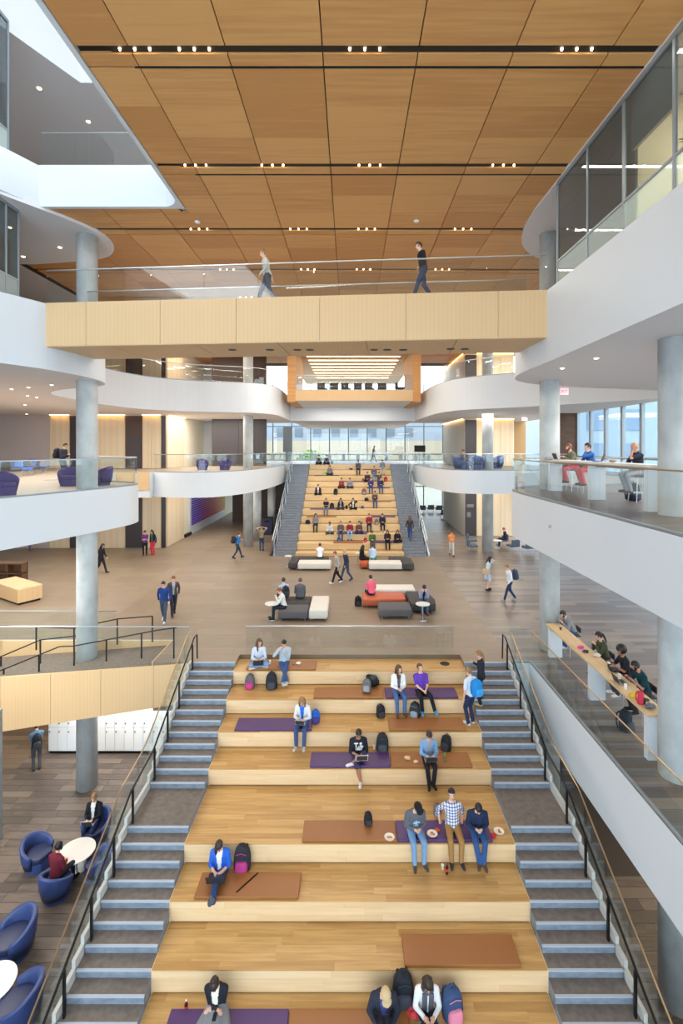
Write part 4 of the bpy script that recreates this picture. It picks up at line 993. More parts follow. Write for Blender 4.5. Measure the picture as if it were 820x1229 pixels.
def skeleton(S):
    po = S['pose']; sit = po in ('edge', 'cross', 'legsout', 'stool')
    pz = .11 if sit else .925
    J = {}; pel = Vector((0, 0, pz)); Rt = RZ(S['twist']) @ RX(S['lean'])
    fw = .92 if S['fem'] else 1.0
    J['pel'] = pel; J['Rt'] = Rt; J['fw'] = fw
    neck = pel + Rt @ Vector((0, 0, .51)); Rh = RZ(S['hy']) @ RX(S['lean'] * .4 + S['hp'])
    J['neck'] = neck; J['Rh'] = Rh; J['head'] = neck + (Rt @ Vector((0, -.01, .05))) + Rh @ Vector((0, -.015, .115))
    H = HANDS[S['hands']]
    for sd, key, ov in ((1, 'L', S['hl']), (-1, 'R', S['hr'])):
        tgt = Vector(ov if ov else H[0 if sd > 0 else 1]) + pel
        sh = pel + Rt @ Vector((sd * .178 * fw, .005, .425))
        pole = Vector((sd * .6, .7, -.8)) if S['hands'] not in ('head', 'chin', 'face') else Vector((sd * 1.0, -.1, -.2 if S['hands'] == 'head' else -.8))
        el, wr = ik(sh, tgt, .285, .255, pole)
        J['sh' + key], J['el' + key], J['wr' + key] = sh, el, wr
        hip = pel + Vector((sd * .088, 0, -.02))
        if po == 'edge': an = Vector((sd * .11, -.46, -(S['drop'] + .11) + .085 )) ; pole = Vector((sd * .12, -1, .6))
        elif po == 'stool': an = Vector((sd * .1, -.30, -.50)); pole = Vector((sd * .15, -1, .5))
        elif po == 'cross': an = Vector((-sd * .13, -.27 - (.03 if sd > 0 else -.03), -.045)); pole = Vector((sd * 1.0, -.35, .25))
        elif po == 'legsout': an = Vector((sd * .06, -.82, -.035)); pole = Vector((0, -.1, 1))
        elif po == 'stand': an = Vector((sd * .095, .0, -.925 + .08)); pole = Vector((sd * .1, -1, 0))
        else:
            f_ = 1 if po == 'walk' else -1
            an = Vector((sd * .07, -.30 if sd * f_ > 0 else .30, -.925 + (.085 if sd * f_ > 0 else .13))); pole = Vector((0, -1, .1))
        ov2 = S['al'] if sd > 0 else S['ar']
        if ov2: an = Vector(ov2)
        kn, an = ik(hip, pel + an, .435, .425, pole)
        J['hip' + key], J['kn' + key], J['an' + key] = hip, kn, an
        fd = Vector((sd * .2, -1, 0))
        if po == 'cross': fd = Vector((-sd * .8, -.35, 0))
        if po == 'legsout': fd = Vector((sd * .25, -.35, .95))
        if po in ('walk', 'walk2'): fd = Vector((0, -1, .12 if (sd * (1 if po == 'walk' else -1)) > 0 else -.45))
        if po == 'edge' and ov2 and an.z - pel.z > -.2: fd = Vector((-sd * .9, -.3, 0))
        fd.normalize(); J['fd' + key] = fd
    return J
def body_parts(S, J):
    """list of (kind, data, label) used both to build and to colour the body"""
    P = []; b = S['bulk'] * 1.07; pel, Rt, fw = J['pel'], J['Rt'], J['fw']
    P.append(('torso', (pel, Rt, fw * b, b), 'top'))
    P.append(('seg', (J['neck'] - Rt @ Vector((0, 0, .03)), J['head'] - J['Rh'] @ Vector((0, -.01, .05)), .054, .05), 'skin'))
    P.append(('ell', (J['head'] + J['Rh'] @ Vector((0, .008, .012)), Vector((.076, .094, .104)), J['Rh']), 'head'))
    P.append(('ell', (J['head'] + J['Rh'] @ Vector((0, -.03, -.05)), Vector((.056, .058, .068)), J['Rh']), 'head'))
    P.append(('ell', (J['head'] + J['Rh'] @ Vector((0, -.095, -.018)), Vector((.015, .02, .024)), J['Rh']), 'head'))
    for sd in (-1, 1): P.append(('ell', (J['head'] + J['Rh'] @ Vector((sd * .079, .012, -.01)), Vector((.012, .02, .03)), J['Rh']), 'head'))
    for key, sd in (('L', 1), ('R', -1)):
        sh, el, wr = J['sh' + key], J['el' + key], J['wr' + key]
        P.append(('seg', (pel + Rt @ Vector((sd * .07, 0, .465)), sh, .06 * b, .062 * b), 'top'))
        sl = S['sleeve']; thick = 1.0
        if sl >= 1: P.append(('seg', (sh, el, .06 * b, .048 * b), 'top')); P.append(('seg', (el, el.lerp(wr, .95), .047 * b, .036 * b), 'top')); P.append(('seg', (el.lerp(wr, .9), wr, .029, .027), 'skin'))
        elif sl > .6: P.append(('seg', (sh, el, .06 * b, .048 * b), 'top')); P.append(('seg', (el, el.lerp(wr, .35), .046 * b, .042 * b), 'top')); P.append(('seg', (el.lerp(wr, .3), wr, .038, .027), 'skin'))
        elif sl > .2: m_ = sh.lerp(el, .72); P.append(('seg', (sh, m_, .062 * b, .056 * b), 'top')); P.append(('seg', (m_, el, .043, .04), 'skin')); P.append(('seg', (el, wr, .04, .027), 'skin'))
        else: P.append(('seg', (sh, el, .05, .04), 'skin')); P.append(('seg', (el, wr, .04, .027), 'skin'))
        hd = (wr - el).normalized()
        P.append(('seg', (wr, wr + hd * .055, .028, .033), 'skin'))
        hip, kn, an, fd = J['hip' + key], J['kn' + key], J['an' + key], J['fd' + key]
        lk = 'skin' if S['shorts'] else 'bottom'
        if S['skirt']: lk = 'skin'
        P.append(('seg', (hip, kn, .098, .072), 'bottom' if not S['skirt'] else 'skirt'))
        if S['shorts']: P.append(('seg', (kn, kn.lerp(an, .12), .058, .056), 'bottom'))
        P.append(('seg', (kn, kn.lerp(an, .35), .064, .063), lk)); P.append(('seg', (kn.lerp(an, .35), an, .062, 0.057 if lk == 'bottom' else .036), lk))
        heel = an + Vector((0, 0, -.035)) - fd * .03; toe = an + Vector((0, 0, -.04)) + fd * .165
        if S['pose'] == 'legsout': heel = an - Vector((0, -.0, .01)); toe = an + fd * .17
        P.append(('seg', (heel, toe, .05, .041), 'shoe'))
    if S['skirt'] == 'short':
        P.append(('cone', (pel + Vector((0, 0, .12)), pel + Vector((0, 0, -.36)), (.15, .11), (.2, .15)), 'skirt'))
    if S['skirt'] == 'long':
        kmid = (J['knL'] + J['knR']) / 2; amid = (J['anL'] + J['anR']) / 2
        P.append(('seg', (pel + Vector((0, 0, .03)), kmid, .19, .21), 'skirt')); P.append(('seg', (J['hipL'], J['knL'] + Vector((.12, 0, 0)), .12, .13), 'skirt')); P.append(('seg', (J['hipR'], J['knR'] - Vector((.12, 0, 0)), .12, .13), 'skirt'))
        P.append(('seg', (kmid, amid + Vector((0, .0, .1)), .21, .25), 'skirt'))
    return P
def torso_r(z):
    zs = [t[0] for t in TORSO]; return np.interp(z, zs, [t[1] for t in TORSO]), np.interp(z, zs, [t[2] for t in TORSO])
def build_raw(S, J, parts):
    mb = MB()
    for kind, dt, lab in parts:
        if kind == 'torso':
            pel, Rt, wx, wy = dt; rings = []
            for z, rx, ry in TORSO: rings.append([pel + Rt @ Vector((rx * wx * math.cos(a), ry * wy * math.sin(a), z)) for a in [2 * PI * i / 16 for i in range(16)]])
            mb.loft(rings)
        elif kind == 'seg':
            a, b, ra, rb_ = dt; d = b - a; L_ = d.length
            d = d.normalized() if L_ > 1e-5 else Vector((0, 0, 1))
            mb.tube([a - d * ra * .92, a - d * ra * .6, a, b, b + d * rb_ * .6, b + d * rb_ * .92], [ra * .38, ra * .8, ra, rb_, rb_ * .8, rb_ * .38], 10)
        elif kind == 'ell': mb.ell(dt[0], dt[1], dt[2], 14, 10)
        elif kind == 'cone':
            a, b, r0, r1 = dt
            mb.loft([[a.lerp(b, t) + Vector(((r0[0] + (r1[0] - r0[0]) * t) * math.cos(q), (r0[1] + (r1[1] - r0[1]) * t) * math.sin(q), 0)) for q in [2 * PI * i / 16 for i in range(16)]] for t in (0, .5, 1)])
    return mb
LAB = {'skin': 0, 'head': 0, 'top': 1, 'bottom': 2, 'shoe': 3, 'beard': 4, 'inner': 5, 'skirt': 8}
def classify(C, S, J, parts):
    n = len(C); best = np.full(n, 1e9); lab = np.zeros(n, int)
    for kind, dt, l_ in parts:
        if kind == 'torso':
            pel, Rt, wx, wy = dt; Q = (C - np.array(pel)) @ np.array(Rt)
            rx, ry = torso_r(np.clip(Q[:, 2], -.12, .54)); rx = rx * wx; ry = ry * wy
            d = (np.sqrt((Q[:, 0] / rx) ** 2 + (Q[:, 1] / ry) ** 2) - 1) * np.minimum(rx, ry) + np.maximum(0, np.maximum(-.12 - Q[:, 2], Q[:, 2] - .54))
            lc = np.where(Q[:, 2] < -.02, LAB['skirt'] if S['skirt'] else 2, 1)
            if S['inner']: lc = np.where((np.abs(Q[:, 0]) < (.03 + .1 * np.clip(Q[:, 2] - .1, 0, .5)) ) & (Q[:, 1] < 0) & (Q[:, 2] > .0), 5, lc)
            lc = np.where((Q[:, 2] > .512) & (Q[:, 1] < 0), 0, lc)
        elif kind in ('seg', 'cone'):
            a, b = np.array(dt[0]), np.array(dt[1]); ab = b - a; t = np.clip(((C - a) @ ab) / max(1e-9, ab @ ab), 0, 1)
            if kind == 'seg': r = dt[2] + (dt[3] - dt[2]) * t
            else: r = dt[2][0] + (dt[3][0] - dt[2][0]) * t
            d = np.linalg.norm(C - a - t[:, None] * ab, axis=1) - r; lc = np.full(n, LAB[l_])
        else:
            Q = (C - np.array(dt[0])) @ np.array(dt[2]); r = np.array(dt[1])
            d = (np.linalg.norm(Q / r, axis=1) - 1) * r.min(); lc = np.full(n, 0)
            if S['beard']:
                Qh = (C - np.array(J['head'])) @ np.array(J['Rh']); lc = np.where((Qh[:, 2] < -.055) | ((Qh[:, 2] < -.02) & (np.abs(Qh[:, 0]) > .045)), 4, lc)
        m_ = d < best; best = np.where(m_, d, best); lab = np.where(m_, lc, lab)
    return lab
def fingers(mb, J, S):
    """five tapered fingers on each palm, rooted inside it, curled"""
    for key, sd in (('L', 1), ('R', -1)):
        el, wr = J['el' + key], J['wr' + key]; d = (wr - el).normalized()
        up = Vector((0, 0, 1)) if abs(d.z) < .9 else Vector((0, -1, 0))
        nrm = (up - d * up.dot(d)).normalized(); side = d.cross(nrm).normalized()
        if side.x * sd > 0: side = -side                     # towards the body's middle: thumb side
        palm = wr + d * .05
        curl = .55
        for i, (off, L_) in enumerate(((.024, .070), (.008, .078), (-.008, .072), (-.023, .056))):
            p = palm + side * off; pts = [p]; q = d.copy()
            for s_, f_ in enumerate((.42, .32, .26)):
                a = curl * (s_ + .6) * .6; v_ = (d * math.cos(a) - nrm * math.sin(a)); pts.append(pts[-1] + v_ * L_ * f_ * 1.15)
            mb.tube(pts, [.0095, .009, .008, .006], 6)
        p = wr + d * .012 + side * .022; t1 = p + (side * .7 + d * .7 - nrm * .25).normalized() * .035; t2 = t1 + (d * .95 - nrm * .2 + side * .1).normalized() * .028
        mb.tube([p, t1, t2], [.011, .010, .007], 6)
def hair_mesh(S, J):
    st = S['style']
    if st == 'bald': return None
    mb = MB(); hc, Rh = J['head'], J['Rh']
    def T(p): return hc + Rh @ Vector(p)
    c, r = (0, .014, .026), (.087, .106, .108)
    if st == 'afro': c, r = (0, .03, .05), (.14, .145, .14)
    e = MB().ell(c, r, None, 18, 14)
    keep = []
    for f in e.f:
        x = sum(e.v[i][0] for i in f) / len(f); y = sum(e.v[i][1] for i in f) / len(f); z = sum(e.v[i][2] for i in f) / len(f)
        cut = (y < -.035 and z < .055) or z < -.065 or (y < .0 and z < -.01)
        if st == 'afro': cut = (y < -.05 and z < .05)
        if not cut: keep.append(f)
    mb.add([T(p) for p in e.v], keep)
    def strand(pts, rad, n=10):
        rings = []
        for p, (a, b) in zip(pts, rad): rings.append([T((p[0] + a * math.cos(q), p[1] + b * math.sin(q), p[2])) for q in [2 * PI * i / n for i in range(n)]])
        mb.loft(rings)
    if st == 'long':
        strand([(0, .05, .08), (0, .07, 0), (0, .085, -.1), (0, .095, -.2), (0, .10, -.30), (0, .10, -.36)], [(.07, .05), (.088, .055), (.092, .05), (.088, .042), (.07, .032), (.03, .015)])
        for sd in (-1, 1): strand([(sd * .07, -.0, .06), (sd * .085, .0, -.03), (sd * .085, -.02, -.13), (sd * .08, -.045, -.24), (sd * .075, -.05, -.30)], [(.02, .05), (.022, .055), (.024, .045), (.022, .03), (.008, .012)])
    if st == 'pony': strand([(0, .09, .06), (0, .125, .02), (0, .14, -.08), (0, .135, -.18), (0, .13, -.26)], [(.03, .03), (.036, .032), (.036, .032), (.03, .026), (.008, .008)])
    if st == 'bun': mb.ell(T((0, .045, .145)), (.045, .045, .042), None, 10, 8)
    if st == 'braid': strand([(-.06, -.02, .02), (-.075, -.05, -.1), (-.07, -.09, -.2), (-.06, -.10, -.32)], [(.03, .03), (.034, .034), (.032, .03), (.016, .016)])
    return mb
def cap_mesh(S, J):
    mb = MB(); hc, Rh = J['head'], J['Rh']; T = lambda p: hc + Rh @ Vector(p)
    e = MB().ell((0, .008, .03), (.094, .112, .106), None, 18, 14)
    keep = [f for f in e.f if sum(e.v[i][2] for i in f) / len(f) > .035]
    mb.add([T(p) for p in e.v], keep)
    rings = []
    for y_, w_ in ((-.075, .09), (-.115, .088), (-.145, .068), (-.16, .03)):
        rings.append([T((x * w_, y_ + .012 * x * x, .045 - (abs(y_) - .085) * .25 - .012 * x * x + dz)) for x, dz in ((-1, 0), (-.5, 0), (0, 0), (.5, 0), (1, 0), (1, .008), (.5, .008), (0, .008), (-.5, .008), (-1, .008))])
    mb.loft(rings)
    return mb
PW = []
def pworld(i, p):
    S = PEOPLE[i]; v_ = Vector(p) * S['k']; v_ = Matrix.Rotation(S['yaw'], 3, 'Z') @ v_; return Vector(S['loc']) + v_
def build_people():
    tmps = []
    for S in PEOPLE:
        J = skeleton(S); parts = body_parts(S, J); me = build_raw(S, J, parts).mesh('tmp', [])
        o = bpy.data.objects.new('tmp_body', me); COL.objects.link(o)
        m = o.modifiers.new('r', 'REMESH'); m.mode = 'VOXEL'; m.voxel_size = .028 if S['lo'] else .0155
        m2 = o.modifiers.new('s', 'SMOOTH'); m2.factor = .5; m2.iterations = 2 if S['lo'] else 4
        tmps.append((o, S, J, parts))
    dg = bpy.context.evaluated_depsgraph_get()
    for (o, name, m, parent, loc, rot) in TXT:
        me = bpy.data.meshes.new_from_object(o.evaluated_get(dg)); me.materials.clear(); me.materials.append(m)
        t = link(name, me, parent); t.location = loc; t.rotation_euler = rot
    eyem = mat('eye', (40, 30, 28), .3); lipm = mat('lip', (176, 96, 88), .5)
    for o, S, J, parts in tmps:
        em = o.evaluated_get(dg).to_mesh(); nv = len(em.vertices); V = np.empty(nv * 3, np.float32); em.vertices.foreach_get('co', V); V = V.reshape(-1, 3)
        faces = [tuple(p.vertices) for p in em.polygons]; C = np.empty(len(faces) * 3, np.float32); em.polygons.foreach_get('center', C); C = C.reshape(-1, 3).astype(float)
        lab = classify(C, S, J, parts); o.evaluated_get(dg).to_mesh_clear()
        ex = MB(); fingers(ex, J, S); nf = len(ex.f)
        ey = MB()
        for sd in (-1, 1): ey.ell(J['head'] + J['Rh'] @ Vector((sd * .031, -.083, .012)), (.013, .009, .008), J['Rh'], 8, 6)
        lp = MB().ell(J['head'] + J['Rh'] @ Vector((0, -.086, -.062)), (.024, .008, .007), J['Rh'], 8, 6)
        allv = [tuple(p) for p in V]; allf = list(faces); alli = list(lab)
        for q, mi in ((ex, 0), (ey, 6), (lp, 7)):
            o_ = len(allv); allv += q.v; allf += [tuple(i + o_ for i in f) for f in q.f]; alli += [mi] * len(q.f)
        k = S['k']; me = bpy.data.meshes.new('person'); me.from_pydata([(x * k, y * k, z * k) for x, y, z in allv], [], allf)
        sk = mat('skin ' + S['skin'], SKINS[S['skin']], .55); hm = mat('hair ' + S['hair'], HAIRS[S['hair']], .5)
        for m in (sk, S['top'] if not isinstance(S['top'], tuple) else cmat(S['top']), cmat(S['bottom']), cmat(S['shoe'], .6), hm, cmat(S['inner']) if S['inner'] else hm, eyem, lipm, cmat(S['bottom'])): me.materials.append(m)
        me.polygons.foreach_set('material_index', [int(i) for i in alli]); me.polygons.foreach_set('use_smooth', [True] * len(allf)); me.update()
        b = link('person', me); b.location = S['loc']; b.rotation_euler = (0, 0, S['yaw']); tag(b, S['label'], 'person', S['group'])
        S['obj'] = b
        h = hair_mesh(S, J)
        if h:
            h.v = [tuple(Vector(p) * k) for p in h.v]; h.build('hair', hm, b, smooth=True)
        if S['hat']:
            c_ = cap_mesh(S, J); c_.v = [tuple(Vector(p) * k) for p in c_.v]; c_.build('cap', cmat(S['hat']), b, smooth=True)
        S['J'] = J
        t_ = o.data; bpy.data.objects.remove(o); bpy.data.meshes.remove(t_)
    for (o, *_r) in TXT: c = o.data; bpy.data.objects.remove(o); bpy.data.curves.remove(c)
# ================================================================== who sits and walks where
def on_tier(px, k, dy=.26, z=None):
    Y = TF[k] + dy; return (xat(px, Y), Y, TZ[k] + .066)
DENIM = (62, 84, 128); LDENIM = (120, 156, 196); BLK = (34, 34, 38); DGREY = (76, 78, 84); NV = (36, 44, 70)
plaid = mat('plaid cotton', (200, 200, 214), .85); N, L, b_ = nodes(plaid)
tcn = N.new('ShaderNodeTexCoord'); sp = N.new('ShaderNodeSeparateXYZ'); L.new(tcn.outputs['Object'], sp.inputs[0]); acc = None
for ax in ('X', 'Z'):
    ml = N.new('ShaderNodeMath'); ml.operation = 'MULTIPLY'; ml.inputs[1].default_value = 16; L.new(sp.outputs[ax], ml.inputs[0])
    fr = N.new('ShaderNodeMath'); fr.operation = 'FRACT'; L.new(ml.outputs[0], fr.inputs[0])
    gt = N.new('ShaderNodeMath'); gt.operation = 'GREATER_THAN'; gt.inputs[1].default_value = .6; L.new(fr.outputs[0], gt.inputs[0])
    if acc is None: acc = gt
    else:
        ad = N.new('ShaderNodeMath'); ad.operation = 'ADD'; L.new(acc.outputs[0], ad.inputs[0]); L.new(gt.outputs[0], ad.inputs[1]); acc = ad
rp = N.new('ShaderNodeValToRGB'); rp.color_ramp.interpolation = 'CONSTANT'; e = rp.color_ramp.elements
e[0].color = (*lin((232, 232, 240)), 1); e[1].position = .45; e[1].color = (*lin((150, 154, 186)), 1); q = e.new(.9); q.color = (*lin((62, 66, 110)), 1)
dv = N.new('ShaderNodeMath'); dv.operation = 'MULTIPLY'; dv.inputs[1].default_value = .5; L.new(acc.outputs[0], dv.inputs[0]); L.new(dv.outputs[0], rp.inputs[0]); L.new(rp.outputs[0], b_.inputs['Base Color'])

# --- lower seating stair
p_t1w = person(on_tier(311, 0, .33), 8, 'cross', (206, 214, 228), LDENIM, 'woman in a pale blue shirt sitting cross-legged with a black laptop', 'laptop', hair='brown', style='long', fem=True, hp=5, hy=35, lean=6, shoe=(226, 178, 152))
p_t1m = person(on_tier(341, 0, .30), 8, 'edge', (176, 188, 200), DENIM, 'man in a pale grey sweater and jeans eating with one hand raised', 'raise', hair='black', hp=22, lean=6, shoe=(200, 200, 204), al=(-.05, -.50, -.44), ar=(.1, -.46, -.44), hr=(-.15, -.24, .50), hl=(.04, -.22, .34))
p_t2w = person(on_tier(478, 1, .28), 5, 'edge', (238, 236, 234), (76, 108, 158), 'woman in a white cardigan and brown boots looking aside', 'lap', hair='brown', style='long', fem=True, hy=40, hp=0, lean=4, shoe=(98, 66, 50), inner=(100, 90, 100))
p_t2m = person(on_tier(505, 1, .28), 8, 'edge', (104, 66, 176), BLK, 'man in a purple polo shirt and bright blue shoes leaning back', 'knees', hair='brown', sleeve=.5, hy=25, hp=-18, lean=-2, shoe=(60, 150, 210), al=(.3, -.5, -.42), ar=(-.06, -.40, -.46), hl=(.08, -.3, .12), hr=(-.02, -.32, .12))
p_t3w = person(on_tier(364, 2, .30), -6, 'edge', (224, 224, 226), DENIM, 'woman in a pale cardigan over a bright blue top reading on her lap', 'laptop', hair='light', style='long', fem=True, hp=24, lean=10, shoe=(190, 190, 190), inner=(40, 110, 210))
p_t4m = person(on_tier(430, 3, .36), 5, 'edge', (36, 38, 48), (60, 62, 96), 'man in a black lettered hoodie and shorts with one leg folded', 'laptop', skin='t', hair='black', shorts=True, hp=22, lean=8, bulk=1.12, shoe=(226, 226, 228), ar=(.02, -.42, -.48), al=(-.18, -.26, -.06), sleeve=.8)
p_t4w = person(on_tier(514, 3, .28), 2, 'edge', (122, 160, 200), BLK, 'woman in a denim jacket and black trousers typing on a silver laptop', 'laptop', hair='dark', style='pony', fem=True, hp=24, lean=9, inner=(150, 150, 158), ar=(-.06, -.46, -.47), al=(.06, -.44, -.47))
p_t5a = person(on_tier(497, 4, .28), 8, 'edge', (98, 100, 108), LDENIM, 'man in a grey printed sweatshirt and black cap looking down', 'lap', hair='dark', style='short', hat=(34, 34, 36), hp=30, lean=16, bulk=1.1, hy=18, shoe=(80, 72, 66))
p_t5b = person(on_tier(543, 4, .34), 0, 'edge', plaid, (166, 124, 72), 'man in a checked shirt and tan trousers leaning back on his hands', 'back', hair='black', hp=-6, lean=-8, sleeve=.8, shoe=(52, 54, 62))
p_t5c = person(on_tier(572, 4, .28), -4, 'edge', (36, 48, 76), (56, 88, 140), 'man in a navy sweater and jeans bent over his phone', 'lap', hair='black', hp=32, lean=17, bulk=1.05, shoe=(92, 74, 62), al=(.08, -.46, -.47), ar=(-.02, -.44, -.47))
p_t6w = person((xat(265, 10.93), 10.93, TZ[5]), 2, 'legsout', (46, 104, 206), (50, 74, 122), 'woman in a bright blue cardigan with braided hair and legs stretched out', 'lap', hair='dark', style='braid', fem=True, hp=32, lean=8, sleeve=.8, inner=(240, 236, 236), shoe=(90, 90, 96), al=(-.04, -.80, -.04), ar=(.04, -.84, .03))
p_t8w = person((xat(261, 9.02), 9.02, TZ[7]), 0, 'edge', (38, 40, 50), (134, 136, 142), 'woman with a topknot in a black cardigan and long grey skirt', 'fold', hair='dark', style='bun', fem=True, hp=38, lean=10, skirt='long', inner=(232, 226, 208))
p_t8m = person((xat(460, 8.98), 8.98, TZ[7]), 0, 'legsout', (48, 52, 66), (60, 62, 72), 'man in a tan cap and dark jacket bent over a tablet', 'knees', hair='brown', hat=(206, 178, 136), hp=38, lean=20, bulk=1.15, hy=14, inner=(76, 78, 140))
p_t8x = person((xat(512, 9.0), 9.0, TZ[7]), 0, 'legsout', (236, 236, 238), (50, 50, 58), 'woman in a white top with a grey scarf typing on a laptop', 'laptop', hair='dark', style='long', fem=True, hp=30, lean=10)
p_st1 = person((3.60, 14.42, TZ[2]), -150, 'stand', (214, 222, 234), (44, 54, 84), 'boy in a white tee standing with a bright blue backpack', 'side', hair='light', sleeve=.5, hp=18, hy=20, lean=2, shoe=(210, 212, 216), k=.98)
p_st2 = person((4.06, 14.95, -RISE * 5), -118, 'stand', (44, 46, 56), (38, 40, 52), 'woman with a long ponytail in black holding a white cup on the steps', 'cup', hair='light', style='pony', fem=True, hp=10, lean=3, shoe=(190, 164, 120), k=.97)
# --- plaza walkers
def fl_at(px, py, z=0): x, y = at(px, py, z); return (x, y, z)
person(fl_at(174, 667), 20, 'stand', (112, 58, 136), (38, 32, 40), 'woman in a purple tunic and brown boots before the wood wall', 'fold', fem=True, hair='black', skirt=None, shoe=(110, 62, 44), sleeve=.3, lo=True)
person(fl_at(184, 666), -20, 'stand', (44, 48, 60), (214, 56, 84), 'woman in red trousers and a dark jacket before the wood wall', 'side', fem=True, hair='dark', style='long', shoe=(190, 80, 80), inner=(60, 130, 110), lo=True)
person(fl_at(121, 688), 80, 'walk', (34, 36, 44), (36, 36, 42), 'person in black walking past the tall concrete column', 'swing', hair='black', style='long', lo=True)
person(fl_at(197, 746), 10, 'walk', (36, 66, 130), (66, 78, 98), 'man in a dark blue sweater walking beside the man in the brown jacket', 'swing', hair='dark', shoe=(220, 220, 224))
person(fl_at(208, 738), 25, 'walk2', (84, 76, 76), (52, 54, 66), 'man in a brown jacket over a pale shirt walking beside the blue sweater', 'swing2', hair='red', inner=(160, 170, 186))
p_bp = person(fl_at(285, 670), 115, 'walk', (60, 116, 180), (54, 64, 84), 'man in a blue jacket with a dark backpack, phone in hand, by the column', 'phone', hair='brown', lo=True)
person(fl_at(314, 661), 185, 'stand', (142, 126, 104), (62, 78, 110), 'man raising both arms to his head beside the columns', 'head', hair='brown', lo=True, sleeve=.5)
person(fl_at(542, 667), 0, 'walk', (236, 142, 70), (196, 190, 184), 'person in an orange shirt walking on the plank floor', 'fold', hair='dark', sleeve=.5, lo=True)
p_sk = person(fl_at(585, 708), 65, 'stand', (198, 204, 212), (186, 200, 212), 'woman in a pale skirt with a tan handbag holding a phone to her face', 'face', fem=True, hair='black', style='long', skirt='short', shoe=(40, 36, 38))
p_ws = person(fl_at(612, 721), -82, 'walk', (222, 226, 232), (46, 62, 96), 'man in a white shirt and jeans striding with a dark backpack', 'swing', hair='light', shoe=(150, 150, 156))
person(fl_at(405, 700), -70, 'walk', (168, 162, 156), (40, 40, 46), 'person in a pale grey coat and white shoes walking between the benches', 'side', hair='red', shoe=(236, 236, 236), bulk=1.15)
person(fl_at(416, 697), -60, 'walk2', (60, 64, 82), (66, 78, 104), 'man in a dark jacket walking beside the pale grey coat', 'swing', hair='blond', shoe=(60, 56, 58))
person(fl_at(36, 661), 30, 'walk', (200, 190, 210), (120, 100, 150), 'child in a pale purple outfit far back on the plaza', 'side', hair='brown', lo=True, k=.6)
# --- plaza sitters
def seat(px, py, zs): x, y = at(px, py, zs); return (x, y, zs)
person((xat(384, 29.6), 29.6, .44), 180, 'edge', (240, 240, 244), (60, 62, 74), 'man in a white shirt sitting on the charcoal bench facing the stair', 'lean', hair='dark', drop=.44, lo=True)
person((xat(433.5, 29.2), 29.2, .43), 120, 'edge', (30, 30, 34), BLK, 'woman with long black hair in black sitting on the orange bench', 'lap', fem=True, hair='black', style='long', drop=.43, lo=True)
person((xat(447, 29.4), 29.4, .43), 165, 'edge', (186, 206, 232), (70, 170, 150), 'man in a pale blue shirt and teal trousers sitting on the orange bench', 'lap', hair='dark', drop=.43, lo=True)
p_mb = person((xat(341, 21.75), 21.75, .42), 205, 'edge', (176, 194, 220), (50, 52, 62), 'man in a pale blue shirt wearing a black backpack on the dark grey bench', 'lap', hair='dark', drop=.42, hy=-20)
person((xat(360, 21.7), 21.7, .42), 178, 'edge', (92, 94, 102), (60, 62, 70), 'man in a grey jumper seen from behind on the dark grey bench', 'lap', hair='brown', drop=.42, bulk=1.12)
person((xat(341, 20.4), 20.4, .42), -75, 'edge', (222, 222, 220), (40, 46, 56), 'girl with red hair in a white cardigan eating at the small round table', 'lean', fem=True, hair='red', drop=.42, hp=22, lean=12)
person((xat(446, 22.25), 22.25, .42), 195, 'edge', (238, 104, 128), (40, 44, 76), 'girl in a pink top sitting on the orange leather bench', 'lap', hair='dark', drop=.42, sleeve=.5, fem=True)
person((xat(508, 21.25), 21.25, .44), 0, 'edge', (150, 150, 176), (70, 96, 130), 'man in a lilac cardigan reading with his head on his hands', 'lean', hair='dark', drop=.44, hp=38, lean=22, inner=(40, 40, 46), shoe=(130, 72, 50))
x, y = at(607, 655, 0); person((x, y, .44), -95, 'edge', (40, 44, 62), (44, 46, 60), 'person in dark clothes sitting in the slate chair by the column', 'lap', hair='red', drop=.44, lo=True)
# --- bar counters
BX = 7.72
def bar_person(px, z, yaw=-90, **kw):
    Y = F * BX / (px - PX); lb = kw.pop('slabel')
    stool(BX, Y, z, lb, math.radians(yaw))
    return person((BX, Y, z + .74), yaw, 'stool', **kw)
bar_person(688, 0, top=(140, 144, 150), bottom=DENIM, label='bearded man in a grey sweatshirt leaning on the maple bar', hands='table', hair='dark', beard=True, lean=28, hp=24, slabel='steel bar stool under the man in the grey sweatshirt', shoe=(210, 210, 210))
bar_person(727, 0, top=(72, 78, 56), bottom=(50, 48, 56), label='woman in an olive jacket eating at the maple bar', hands='lean', hair='black', style='pony', fem=True, lean=14, hp=16, hy=-20, slabel='steel bar stool under the woman in the olive jacket')
bar_person(752, 0, top=(38, 38, 46), bottom=(70, 60, 70), label='woman with an afro in a black top at the maple bar', hands='table', hair='black', style='afro', fem=True, skin='t', lean=10, hp=10, sleeve=.5, slabel='steel bar stool under the woman with the afro', shoe=(230, 230, 230))
bar_person(775, 0, top=(24, 62, 72), bottom=(60, 56, 60), label='bearded man in a dark teal tee writing at the maple bar', hands='table', hair='black', beard=True, skin='m', lean=18, hp=24, sleeve=.5, hy=-25, slabel='steel bar stool under the man in the teal tee')
bar_person(690, Z2, top=(120, 118, 100), bottom=(206, 74, 84), label='bearded man in an olive shirt at the white gallery bar', hands='table', hair='red', beard=True, lean=16, hp=6, slabel='steel bar stool under the man in the olive shirt')
bar_person(711, Z2, top=(52, 104, 176), bottom=(206, 74, 84), label='man in a blue shirt and dark vest at the white gallery bar', hands='chin', hair='black', lean=12, hp=0, inner=(44, 52, 78), slabel='steel bar stool under the man in the blue shirt')
